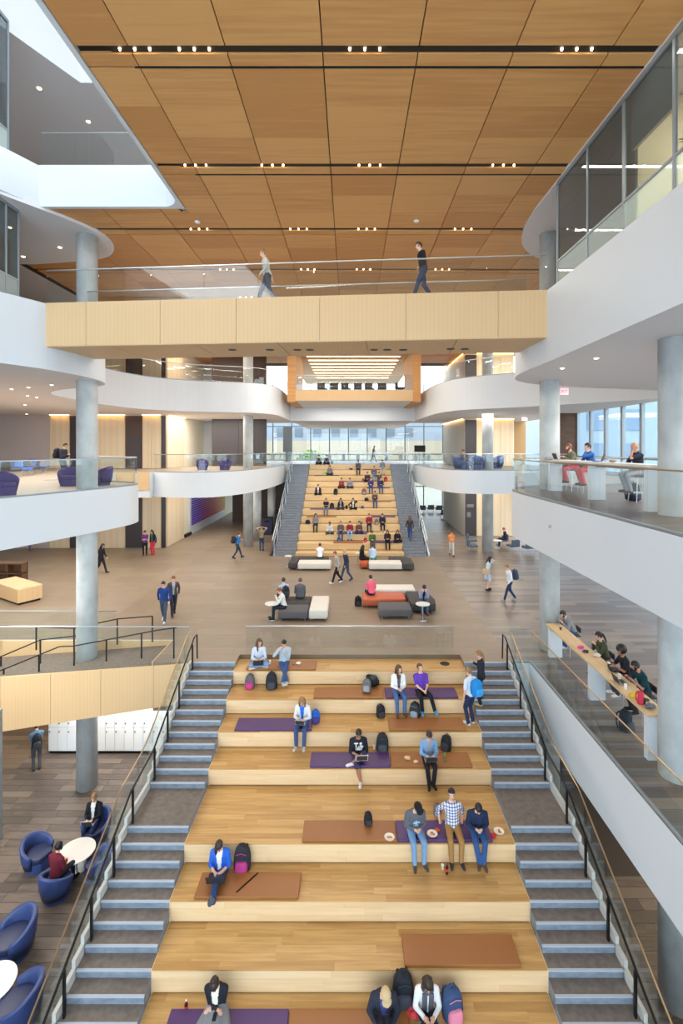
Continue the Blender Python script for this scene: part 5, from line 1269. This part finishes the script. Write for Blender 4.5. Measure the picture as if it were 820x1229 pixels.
bar_person(768, Z2, top=(44, 50, 68), bottom=(150, 154, 160), label='balding man in a navy tee with his hand at his chin at the gallery bar', hands='chin', hair='grey', style='bald', skin='m', sleeve=.5, lean=10, hp=4, slabel='steel bar stool under the balding man')
# --- lower level
p_lp = person((*at(113, 987, Z0 + .42), Z0 + .43), 4, 'edge', (34, 34, 40), (46, 60, 100), 'man in a black jacket with a silver laptop in the navy tub chair', 'laptop', hair='light', drop=.43, hp=16, lean=-4, inner=(230, 230, 232))
p_hp = person((*at(67, 1054, Z0 + .42), Z0 + .43), 165, 'edge', (110, 36, 50), (46, 48, 58), 'person in a maroon top with headphones slumped in a tub chair', 'lap', hair='black', drop=.43, hp=20, lean=4)
p_sb = person(fl_at(44, 924, Z0), -145, 'stand', (84, 116, 148), (70, 72, 78), 'man in a denim shirt with a black backpack standing by the lockers', 'fold', hair='black')
# --- galleries and footbridge
person((xat(508, 14.35), 14.35, Z3), -80, 'walk', (32, 34, 44), (58, 70, 98), 'man in a dark jumper walking on the footbridge', 'swing', hair='dark')
person((xat(321, 14.9), 14.9, Z3), -80, 'walk2', (196, 194, 190), (70, 74, 90), 'person in a pale shirt walking on the footbridge', 'swing', hair='light')
p_l2 = person((xat(75, 22.0), 22.0, Z2), 85, 'stand', (56, 60, 72), (60, 62, 72), 'man in a grey jacket with a rucksack standing on the left balcony', 'phone', hair='dark')
p_rw = person((xat(448, 52), 52, Z2), 80, 'walk', (126, 96, 78), (70, 66, 72), 'person in a brown top walking by the rear windows', 'phone', hair='dark', lo=True)
person((xat(554, 33), 33, Z2 + .5), 60, 'edge', (90, 92, 100), DENIM, 'person sitting in the navy high chair on the right gallery', 'lap', hair='brown', drop=.5, lo=True)
# --- upper seating stair
def up(px, k, pose, top, bottom, label, dy=.28, yaw=0, **kw):
    Y = UF[k] + dy; kw.setdefault('k', .97)
    return person((xat(px, Y), Y, UZ[k] + (.06 if kw.pop('m', False) else 0)), yaw, pose, top, bottom, label, lo=True, **kw)
up(383, 0, 'cross', (62, 64, 70), BLK, 'person in grey cross-legged at the head of the far stair', hair='black')
up(392, 0, 'cross', (48, 50, 58), BLK, 'person in dark clothes cross-legged at the head of the far stair beside a dark bag', hair='dark')
up(396, 2, 'cross', (120, 118, 126), (56, 58, 66), 'woman with a grey top and a green bag on the far tiers', hair='brown', style='long', fem=True, m=True)
up(430, 1, 'edge', (84, 84, 88), (56, 54, 60), 'man in a grey jumper high on the far tiers by a black and white bag', hair='dark')
up(459, 1, 'edge', (112, 130, 156), (190, 186, 186), 'man in a slate blue shirt and pale trousers high on the far tiers', hair='dark', m=True)
up(449, 2, 'edge', (98, 100, 108), LDENIM, 'broad man in grey and light jeans amid the group high on the far tiers', hair='black', bulk=1.15)
up(441, 3, 'cross', (60, 58, 66), BLK, 'person in dark grey sitting left of the broad man, by the brown bag', hair='dark')
up(455, 3, 'edge', (84, 84, 92), DENIM, 'person in grey sitting beside the red rucksack on the far tiers', hair='black', hands='raise')
up(410, 4, 'cross', (150, 66, 72), (50, 50, 60), 'woman in a red top on the far tiers beside a man in grey', hair='dark', fem=True, hands='phone')
up(420, 4, 'cross', (136, 138, 144), (66, 68, 80), 'man in grey on the far tiers beside a woman in red', hair='dark')
up(445, 4, 'edge', (74, 66, 110), (64, 86, 140), 'person in a violet top and jeans on the far purple mat', hair='dark', m=True)
up(457, 4, 'edge', (60, 58, 84), (60, 84, 140), 'person in a plum top and jeans on the far purple mat', hair='black', m=True)
up(382, 5, 'cross', (48, 48, 56), BLK, 'person in black with a white laptop cross-legged on the far tiers', hair='brown', inner=(236, 236, 236), hands='laptop')
up(450, 6, 'edge', (96, 84, 78), (62, 84, 130), 'man in a brown jacket and jeans beside two black bags on the far tiers', hair='dark', hands='phone')
up(391.5, 7, 'edge', (40, 40, 46), (120, 124, 134), 'man in black with grey trousers next to a dark bag on the far tiers', hair='brown', hands='fold')
up(409, 7, 'cross', (44, 44, 50), (60, 60, 66), 'woman in black over a grey top at mid height of the far tiers', hair='black', style='long', fem=True, inner=(150, 150, 156))
up(424, 7, 'cross', (40, 40, 46), BLK, 'woman in black over a white top, hand to her hair, on the far tiers', hair='black', style='long', fem=True, inner=(240, 240, 240), hands='face')
up(379, 9, 'edge', (136, 136, 144), (60, 60, 66), 'woman with long black hair and a grey top by a long black bag', hair='black', style='long', fem=True)
up(443, 9, 'edge', (150, 44, 60), (54, 58, 70), 'man in a crimson jumper on the far tiers', hair='red')
up(459, 9, 'edge', (44, 48, 66), (40, 42, 52), 'man in a navy hoodie and white shoes on the far tiers', hair='dark', shoe=(230, 230, 232))
up(396, 10, 'cross', (210, 212, 214), (80, 84, 60), 'person in a white top behind a black bag low on the far tiers', hair='black', skin='t')
up(409, 10, 'edge', (104, 98, 92), (70, 92, 130), 'person in a taupe jumper writing low on the far tiers', hair='light', m=True)
up(420, 10, 'edge', (150, 48, 62), (150, 186, 224), 'person in red and pale jeans low on the far tiers', hair='dark', m=True)
up(431, 10, 'cross', (110, 82, 72), (60, 62, 90), 'person in brown low on the far tiers beside the red top', hair='dark', m=True)
up(447, 11, 'edge', (78, 110, 60), (84, 86, 92), 'person in a green jumper on the lowest far tiers', hair='dark')
up(465, 11, 'edge', (58, 50, 50), BLK, 'woman in a dark brown top on the lowest far purple mat', hair='brown', style='long', fem=True, m=True)
up(477, 11, 'cross', (36, 36, 42), BLK, 'woman in black with long hair on the lowest far purple mat', hair='brown', style='long', fem=True, m=True)
person((xat(492, 33.6), 33.6, .75), 170, 'walk', (60, 56, 64), (62, 84, 130), 'woman in a dark vest with white sleeves climbing the far stair', 'swing', hair='brown', style='long', fem=True, lo=True)
build_people()

# printed lettering on the hoodie and sweatshirt
def on_chest(i, off, name, mesh_, m): 
    S = PEOPLE[i]; J = S['J']; o = link(name, mesh_, S['obj']); Rm = J['Rt'].to_4x4() @ Matrix.Rotation(PI / 2, 4, 'X')
    p = J['pel'] + J['Rt'] @ Vector(off); o.location = p * S['k']; o.rotation_euler = Rm.to_euler(); return o
S = PEOPLE[p_t4m]
dgl = []
for body, size, zz in (('T.S.', .17, .385), ('1857', .10, .27)):
    cu = bpy.data.curves.new('lettering', 'FONT'); cu.body = body; cu.size = size; cu.extrude = .012; cu.align_x = 'CENTER'; cu.align_y = 'CENTER'; cu.resolution_u = 2; cu.offset = .004
    o = bpy.data.objects.new('tmp_text', cu); COL.objects.link(o); dgl.append((o, zz))
dg = bpy.context.evaluated_depsgraph_get()
for o, zz in dgl:
    me = bpy.data.meshes.new_from_object(o.evaluated_get(dg)); me.materials.clear(); me.materials.append(PLASTIC)
    on_chest(p_t4m, (0, -.138, zz), 'lettering', me, PLASTIC)
    c = o.data; bpy.data.objects.remove(o); bpy.data.curves.remove(c)
LBL = mat('pale blue print', (160, 200, 226), .7)
mb = MB()
for (a, b, c_, d_) in ((-.02, .02, -.06, .09), (-.07, -.02, .0, .03), (.02, .08, .02, .05), (-.08, .06, -.08, -.05), (-.05, -.03, .03, .07)): mb.box(a, b, c_, d_, -.008, .008)
on_chest(p_t5a, (0, -.13, .27), 'chest_print', mb.mesh('chest_print', LBL), LBL)

# ------------------------------------------------------------------ props
def backpack(x, y, z, rz, rgb, label, acc=None, lie=False, s=1.0, rx=0, group=None):
    t = thing('backpack', label, 'backpack', (x, y, z), math.radians(rz), group); m = cmat(rgb, .7); a_ = cmat(acc, .7) if acc else cmat(tuple(min(255, int(c * 1.35) + 12) for c in rgb), .7)
    M_ = Matrix.Scale(s, 4)
    if lie: M_ = Matrix.Translation((0, .2 * s, .12 * s)) @ Matrix.Rotation(math.radians(-82), 4, 'X') @ M_ @ Matrix.Translation((0, 0, 0))
    elif rx: M_ = Matrix.Rotation(math.radians(rx), 4, 'X') @ M_
    def put(mb, name, mm, **k):
        mb.v = [tuple(M_ @ Vector(p)) for p in mb.v]; return mb.build(name, mm, t, **k)
    def slab(w, d0, d1, zs, n=16):
        rings = []
        for zz, f in zs:
            rings.append([(math.copysign(abs(math.cos(q)) ** .6, math.cos(q)) * w * f, (d0 + d1) / 2 + math.copysign(abs(math.sin(q)) ** .7, math.sin(q)) * (d1 - d0) / 2 * (.75 + .25 * f), zz) for q in [2 * PI * i / n for i in range(n)]])
        return MB().loft(rings)
    put(slab(.165, -.11, .1, [(0, .82), (.03, .98), (.15, 1.04), (.28, .98), (.38, .84), (.43, .62), (.455, .3)]), 'body', m, smooth=True)
    put(slab(.125, -.17, -.05, [(.03, .85), (.06, 1), (.16, 1), (.22, .8), (.235, .4)]), 'front_pocket', a_, smooth=True)
    put(MB().tube([(-.05, .03, .44), (-.03, .02, .49), (.03, .02, .49), (.05, .03, .44)], .01, 6), 'handle', m)
    for sx in (-1, 1): put(MB().tube([(sx * .07, .09, .42), (sx * .09, .15, .34), (sx * .1, .15, .16), (sx * .13, .09, .03)], .018, 6), 'strap', m)
    put(MB().tube([(-.1, -.118, .36), (0, -.128, .40), (.1, -.118, .36)], .006, 5), 'zip', a_)
    return t
def tier_bag(px, k, dy, rz, rgb, label, **kw):
    if .6 <= dy < .7: dy = .79
    Y = TF[k] + dy; return backpack(xat(px, Y), Y, TZ[k] + kw.pop('dz', 0), rz, rgb, label, **kw)
tier_bag(300, 1, .72, 0, (96, 98, 106), 'grey backpack with a pink top flap against the oak riser', acc=(200, 60, 130), s=.95)
tier_bag(326, 1, .70, 5, (40, 42, 48), 'black backpack standing beside the grey and pink one', s=1.1)
tier_bag(455, 1, .45, 30, (36, 38, 42), 'black backpack lying behind the woman in the white cardigan', lie=True, dz=.066)
tier_bag(440, 1, .3, -10, (104, 104, 106), 'grey rucksack slumped on the cognac mat with hanging straps', s=.85, rx=-20, dz=.07)
tier_bag(457, 2, .66, 20, (38, 38, 42), 'black backpack on the tier below the grey rucksack', s=.8)
tier_bag(498, 2, .62, -25, (48, 52, 58), 'black and silver backpack below the man in the purple polo', acc=(150, 160, 170), s=.95)
tier_bag(459, 3, .68, 0, (44, 48, 54), 'plain black backpack leaning beside the lettered hoodie man', s=1.05)
tier_bag(535, 3, .62, -30, (36, 36, 40), 'black rucksack behind the green bottle', s=.9, rx=-15)
tier_bag(379, 2, .50, 10, (40, 100, 190), 'bright blue bag with purple trim beside the pale cardigan', acc=(80, 60, 130), s=.8)
tier_bag(442, 4, .50, 10, (36, 36, 40), 'small black bag on the cognac mat', s=.62, dz=.066)
tier_bag(525, 4, .60, 0, (110, 112, 118), 'small grey bag between the seated men', s=.6, dz=.066)
tier_bag(291, 5, .66, 0, (48, 50, 58), 'charcoal backpack with pink piping beside the blue cardigan', acc=(180, 60, 130), s=1.15)
tier_bag(484, 7, .62, 4, (40, 44, 54), 'black backpack between the tan cap man and the scarf woman', s=1.2)
tier_bag(543, 7, .55, 15, (58, 80, 120), 'navy backpack with a pink front panel', acc=(232, 140, 168), s=1.15)
x, y = at(430, 727, 0); backpack(x, y, 0, 20, (34, 34, 38), 'black backpack on the floor beside the girl in pink', s=.95)
def worn(i, rgb, label, z, **kw):
    p = pworld(i, (0, .26, z)); return backpack(p.x, p.y, p.z, math.degrees(PEOPLE[i]['yaw']) + 180, rgb, label, **kw)
worn(p_st1, (34, 140, 214), 'bright blue backpack on the back of the standing boy', 1.0, acc=(60, 160, 226))
worn(p_mb, (40, 42, 48), 'black backpack worn by the seated man in pale blue', .16)
worn(p_bp, (44, 46, 62), 'dark backpack worn by the man in the blue jacket', 1.0)
worn(p_ws, (62, 68, 88), 'dark backpack worn by the striding man', 1.0)
worn(p_sb, (36, 38, 42), 'black backpack worn by the man beside the lockers', 1.0)
worn(p_l2, (40, 42, 52), 'dark rucksack worn by the man on the left balcony', 1.0)
p = pworld(p_sk, (-.3, .0, .86)); t = thing('handbag', 'tan handbag at the side of the woman in the pale skirt', 'handbag', tuple(p), PEOPLE[p_sk]['yaw'])
MB().box(-.06, .06, -.18, .18, 0, .26).build('body', cmat((206, 176, 146)), t, bevel=.03); MB().tube([(0, -.12, .24), (0, -.1, .44), (0, .1, .44), (0, .12, .24)], .01, 6).build('strap', cmat((180, 150, 120)), t)
# bags on the far tiers
def far_bag(px, k, rgb, label, s=.9, lie=False, acc=None):
    Y = UF[k] + .45; backpack(xat(px, Y), Y, UZ[k], 10, rgb, label, s=s, lie=lie, acc=acc)
far_bag(398.5, 0, (44, 46, 54), 'dark bag at the head of the far stair', .7)
far_bag(390, 2, (120, 190, 60), 'bright green bag beside the grey topped woman on the far tiers', .7)
far_bag(422, 1, (60, 60, 64), 'black and white bag high on the far tiers', .75, True, (230, 230, 230))
far_bag(436, 3, (140, 70, 50), 'brown bag left of the group high on the far tiers', .6)
far_bag(463, 3, (150, 40, 56), 'red rucksack right of the group high on the far tiers')
far_bag(437, 5, (110, 92, 100), 'mauve grey rucksack standing below the violet top', 1.1)
far_bag(403, 5, (36, 36, 42), 'black rucksack standing alone on the far tiers', 1.05)
far_bag(441, 6, (34, 34, 40), 'black bag lying beside the brown jacket on the far tiers', .9, True)
far_bag(398.5, 7, (38, 38, 44), 'dark bag beside the man in black at mid height of the far tiers', 1.0)
far_bag(416, 7, (40, 36, 40), 'black bag between the two women in black on the far tiers', .6)
far_bag(436, 7, (70, 76, 96), 'slate bag at the end of the mid height group', .7, True)
far_bag(370, 9, (36, 36, 40), 'long black bag beside the woman with long black hair', 1.0, True)
far_bag(452, 9, (120, 104, 104), 'taupe bag between the crimson jumper and the navy hoodie', .9)
far_bag(434, 9, (100, 100, 104), 'grey bag left of the crimson jumper', .7, True)
far_bag(407, 11, (60, 80, 120), 'denim blue bag on the low far tier', .8)
far_bag(438.5, 11, (150, 50, 70), 'red bag beside the green jumper', .7)
for k, a, b, m, lb in ((1, 436, 457, PURPLE, 'far purple mat under the slate blue shirt'), (2, 377, 407, PURPLE, 'far purple mat under the woman with the green bag'), (3, 409, 437, PURPLE, 'far purple mat left of the group high on the tiers'), (4, 440, 468, PURPLE, 'far purple mat under the violet and plum tops'), (7, 372, 405, PURPLE, 'far purple mat at mid height'), (8, 368, 404, COGNAC, 'far cognac mat above the woman with long black hair'), (8, 446, 475, PURPLE, 'far purple mat above the navy hoodie'), (10, 404, 441, PURPLE, 'far purple mat under the writing group'), (11, 449, 479, PURPLE, 'lowest far purple mat'), (6, 440, 470, COGNAC, 'far cognac mat under the brown jacket'), (11, 400, 436, COGNAC, 'lowest far cognac mat')):
    Y = UF[k] + .03; seatmat(xat(a, Y), xat(b, Y), 0, m, lb, UZ[k], UF[k])

def laptop(p, rz, label, rgb=(190, 194, 198), ang=110, s=1.0, tablet=False):
    t = thing('laptop', label, 'laptop', tuple(p), rz); m = mat('laptop %d' % rgb[0], rgb, .35, .4)
    MB().box(-.165 * s, .165 * s, -.115 * s, .115 * s, 0, .016).build('base', m, t, bevel=.004); MB().box(-.145 * s, .145 * s, -.04 * s, .09 * s, .016, .019).build('keyboard', KEYS, t)
    sc = MB().box(-.165 * s, .165 * s, 0, .22 * s, 0, .01).build('lid', m, t, bevel=.003); sc.location = (0, -.115 * s, .012); sc.rotation_euler = (math.radians(180 - ang - 0), 0, 0); sc.rotation_euler = (math.radians(ang - 0), 0, 0)
    d_ = MB().box(-.15 * s, .15 * s, .015, .205 * s, .010, .012).build('display', KEYS, sc)
    return t
def lap_on(i, label, rgb=(190, 194, 198), off=(0, -.33, .215), s=1.0):
    p = pworld(i, off); return laptop(p, PEOPLE[i]['yaw'], label, rgb, 115, s)
lap_on(p_t1w, 'black laptop on the lap of the cross-legged woman', (50, 50, 54), (0, -.34, .16))
lap_on(p_t3w, 'silver laptop on the lap of the woman in the pale cardigan', off=(0, -.36, .22), s=.85)
lap_on(p_t4m, 'white laptop on the lap of the lettered hoodie man', (232, 234, 240), off=(.05, -.36, .22))
lap_on(p_t4w, 'silver laptop on the lap of the woman in the denim jacket', (170, 172, 176))
lap_on(p_t8x, 'grey laptop on the lap of the scarf woman', (130, 134, 140), off=(0, -.42, .2), s=1.1)
lap_on(p_t8m, 'dark tablet case on the lap of the tan cap man', (70, 52, 44), off=(0, -.36, .21))
lap_on(p_t6w, 'black folder on the lap of the blue cardigan woman', (44, 42, 48), off=(0, -.36, .2), s=1.15)
lap_on(p_lp, 'silver laptop on the lap of the man in the tub chair')
# scarf of the woman in white
S = PEOPLE[p_t8x]; J = S['J']; rings = []
nk = J['neck']; T_ = lambda v_: J['pel'] + J['Rt'] @ Vector(v_)
mb = MB().tube([T_((.085 * math.cos(a), .075 * math.sin(a) - .01, .50 + .015 * math.sin(a * 2))) for a in [2 * PI * i / 16 for i in range(17)]], .04, 8)
for sx in (-1, 1): mb.loft([[T_((sx * .06 + dx, -.125 + dy, z)) for dx, dy in ((-.045, 0), (.045, 0), (.045, .03), (-.045, .03))] for z in (.5, .4, .3, .15, .08)])
mb.build('scarf', cmat((92, 94, 102)), S['obj'], smooth=True)
# headphones
S = PEOPLE[p_hp]; J = S['J']; t = thing('headphones', 'black headphones on the person slumped in the tub chair', 'headphones', tuple(pworld(p_hp, J['head'])), S['yaw'])
MB().tube([J['Rh'] @ Vector((.105 * math.cos(a), .01, .125 * math.sin(a))) for a in [PI * i / 12 for i in range(13)]], .012, 6).build('band', BLACK, t)
for sx in (-1, 1): MB().ell(J['Rh'] @ Vector((sx * .1, .01, -.01)), (.022, .04, .045), J['Rh'], 10, 8).build('ear_cup', BLACK, t)
# plates, cups, bottles, food
def plate(p, label, food=True):
    t = thing('paper_plate', label, 'plate', tuple(p)); MB().lathe([(.07, 0), (.085, .006), (.12, .022), (.122, .025), (.08, .012), (.0, .01)], 24).build('dish', mat('paper plate', (238, 230, 216), .7), t)
    if food:
        for i in range(5): MB().ell((RNG.uniform(-.04, .04), RNG.uniform(-.04, .04), .022), (RNG.uniform(.018, .035), RNG.uniform(.015, .025), .012), None, 8, 6).build('food', mat('food %d' % (i % 3), ((204, 150, 84), (180, 96, 56), (222, 190, 130))[i % 3], .7), t)
def tp(px, py, z): x, y = at(px, py, z); return (x, y, z)
plate(tp(467.5, 1005.5, TZ[4] + .07), 'paper plate of food on the cognac mat edge beside the grey sweatshirt')
plate(tp(519, 1001.5, TZ[4] + .07), 'paper plate of food between the grey sweatshirt and the checked shirt')
plate(tp(599, 998.5, TZ[4]), 'paper plate with leftovers beside the navy sweater man')
def cup(p, label, r=.035, h=.1, m=PLASTIC, lid=True):
    t = thing('paper_cup', label, 'cup', tuple(p)); MB().lathe([(r * .75, 0), (r, h)], 14).build('body', m, t)
    if lid: MB().lathe([(r * 1.06, h), (r * 1.06, h + .008), (r * .85, h + .014)], 14).build('lid', PLASTIC, t)
def bottle(p, label, m, h=.21, r=.032, capm=None):
    t = thing('bottle', label, 'bottle', tuple(p)); MB().lathe([(r * .9, 0), (r, .02), (r, h * .6), (r * .45, h * .82), (r * .4, h * .94)], 14).build('body', m, t, smooth=True)
    MB().lathe([(r * .46, h * .93), (r * .46, h)], 10).build('lid', capm or BLACK, t); MB().lathe([(r * 1.02, h * .28), (r * 1.02, h * .52)], 14).build('wrap_label', mat('label red', (200, 40, 48), .5), t)
cup(tp(449.3, 899, TZ[3]), 'white paper cup beside the plain black backpack')
cup(tp(324, 797, TZ[0] + .066), 'white paper cup between the couple on the topmost tier', h=.12)
cup(tp(531.5, 1043, TZ[5]), 'pale drink cup on the oak tier by the tan trousers', m=mat('lemon drink', (220, 210, 160), .4))
bottle(tp(536.5, 1049, TZ[5]), 'dark cola bottle with a red label by the tan trousers', mat('cola', (50, 26, 24), .2), .25, capm=mat('label red', (200, 40, 48), .5))
bottle(tp(534, 913, TZ[3] + .066), 'green bottle beside the black rucksack', mat('green bottle', (40, 160, 90), .3), .26)
bottle(tp(223.5, 1213, TZ[7]), 'small dark drink bottle on the oak tier beside the grey skirt', mat('cola', (50, 26, 24), .2), .2, capm=PLASTIC)
bottle(tp(543, 1229, TZ[7]), 'small pink capped bottle below the navy and pink backpack', mat('clear drink', (210, 190, 190), .2), .2, capm=PLASTIC)
def wrapper(px, py, z, rgb, label, s=.1, name='food_wrapper'):
    p = tp(px, py, z); mb = MB().ell((0, 0, s * .35), (s, s * .7, s * .4), None, 9, 6); mb.v = [(x + RNG.uniform(-.2, .2) * s, y + RNG.uniform(-.2, .2) * s, max(0, z_ + RNG.uniform(-.1, .15) * s)) for x, y, z_ in mb.v]
    o = tag(mb.build(name, cmat(rgb, .5)), label, 'wrapper'); o.location = p
wrapper(489, 911, TZ[3] + .066, (222, 190, 140), 'flat tan sandwich wrapper on the cognac mat', .09); wrapper(499.5, 915, TZ[3] + .066, (230, 200, 170), 'crumpled pale wrapper beside the denim jacket woman', .07)
wrapper(592, 1004, TZ[4], (206, 50, 54), 'red snack wrapper under the paper plate beside the navy sweater', .08); wrapper(525, 997, TZ[4] + .066, (224, 84, 40), 'orange snack pack beside the checked shirt', .06)
wrapper(497, 1219, TZ[7] + .03, (208, 70, 72), 'red and white snack bag in front of the black backpack', .14); wrapper(358, 797, TZ[0] + .066, (230, 226, 220), 'white carton of food beside the man in the pale grey sweater', .09)
wrapper(352, 798, TZ[0] + .066, (120, 90, 70), 'small brown snack by the crossed ankles', .04)
# things on the bar counters
ZB = 1.081
for px, py, rgb, s, lb in ((697, 778, (236, 80, 160), .1, 'bright pink paper bag on the maple bar'), (703, 783, (70, 72, 78), .09, 'grey pouch on the maple bar'), (717, 788, (226, 222, 214), .11, 'crumpled white food wrap on the maple bar'), (737, 806, (50, 50, 56), .14, 'black jacket heap on the maple bar'), (760, 836, (226, 196, 50), .11, 'yellow packet on the maple bar'), (781, 850, (120, 122, 130), .14, 'grey cloth bag at the end of the maple bar'), (777, 841, (40, 90, 80), .06, 'dark green case on the maple bar')):
    wrapper(px, py, ZB, rgb, lb, s)
x, y = at(769, 844, ZB); backpack(x, y, ZB, 60, (214, 60, 84), 'red lunch bag with black trim on the maple bar', acc=(60, 40, 50), s=.62)
for px, py, lb in ((673, 756, 'dark coffee cup before the man in grey on the maple bar'), (731, 801, 'tall coffee cup before the olive jacket woman'), (744, 815, 'clear water cup on the maple bar'), (751, 827, 'wide white cup on the maple bar')): cup(tp(px, py, ZB), lb, m=mat('kraft cup', (90, 74, 62), .6) if 'coffee' in lb else PLASTIC, r=.04, h=.12)
laptop((7.05, 12.55, ZB), math.radians(-90), 'grey laptop before the man in the teal tee', (150, 152, 158))
laptop((7.02, 16.2, Z2 + ZB), math.radians(-90), 'grey laptop before the man in the olive shirt', (160, 160, 164)); laptop((7.1, 13.9, Z2 + ZB), math.radians(70), 'dark laptop on the white gallery bar', (66, 62, 66))
wrapper(658, 552.5, Z2 + ZB, (150, 150, 156), 'grey pouch at the end of the gallery bar', .13); wrapper(735, 555, Z2 + ZB, (170, 130, 90), 'brown paper bag on the gallery bar', .1)
x, y = at(727.6 + 23, 852 + 16, 0); backpack(7.0, 12.3, 0, 30, (40, 46, 56), 'black backpack on the floor beneath the maple bar', s=1.1)
backpack(7.9, 13.5, Z2, 20, (40, 42, 50), 'black backpack on the gallery floor by the balding man', s=1.1)
tag(MB().box(-.04, .04, -.01, .01, 0, .08).build('wall_plate', STEEL), 'tiny steel plate on the white gallery fascia', 'plate').location = (5.42, 13.1, 5.0)
# phone and umbrella
tag(MB().box(-.035, .035, -.07, .07, 0, .009).build('phone', BLACK, bevel=.003), 'black phone on the long grey skirt', 'phone').location = pworld(p_t8w, (.05, -.36, .34))
o = tag(MB().tube([(-.30, 0, .012), (.30, 0, .012)], .012, 6).build('black_strap', BLACK), 'thin black strap lying across the cognac mat beside the charcoal backpack', 'strap'); o.location = (xat(297, 10.62), 10.62, TZ[5] + .068); o.rotation_euler = (0, 0, math.radians(52))
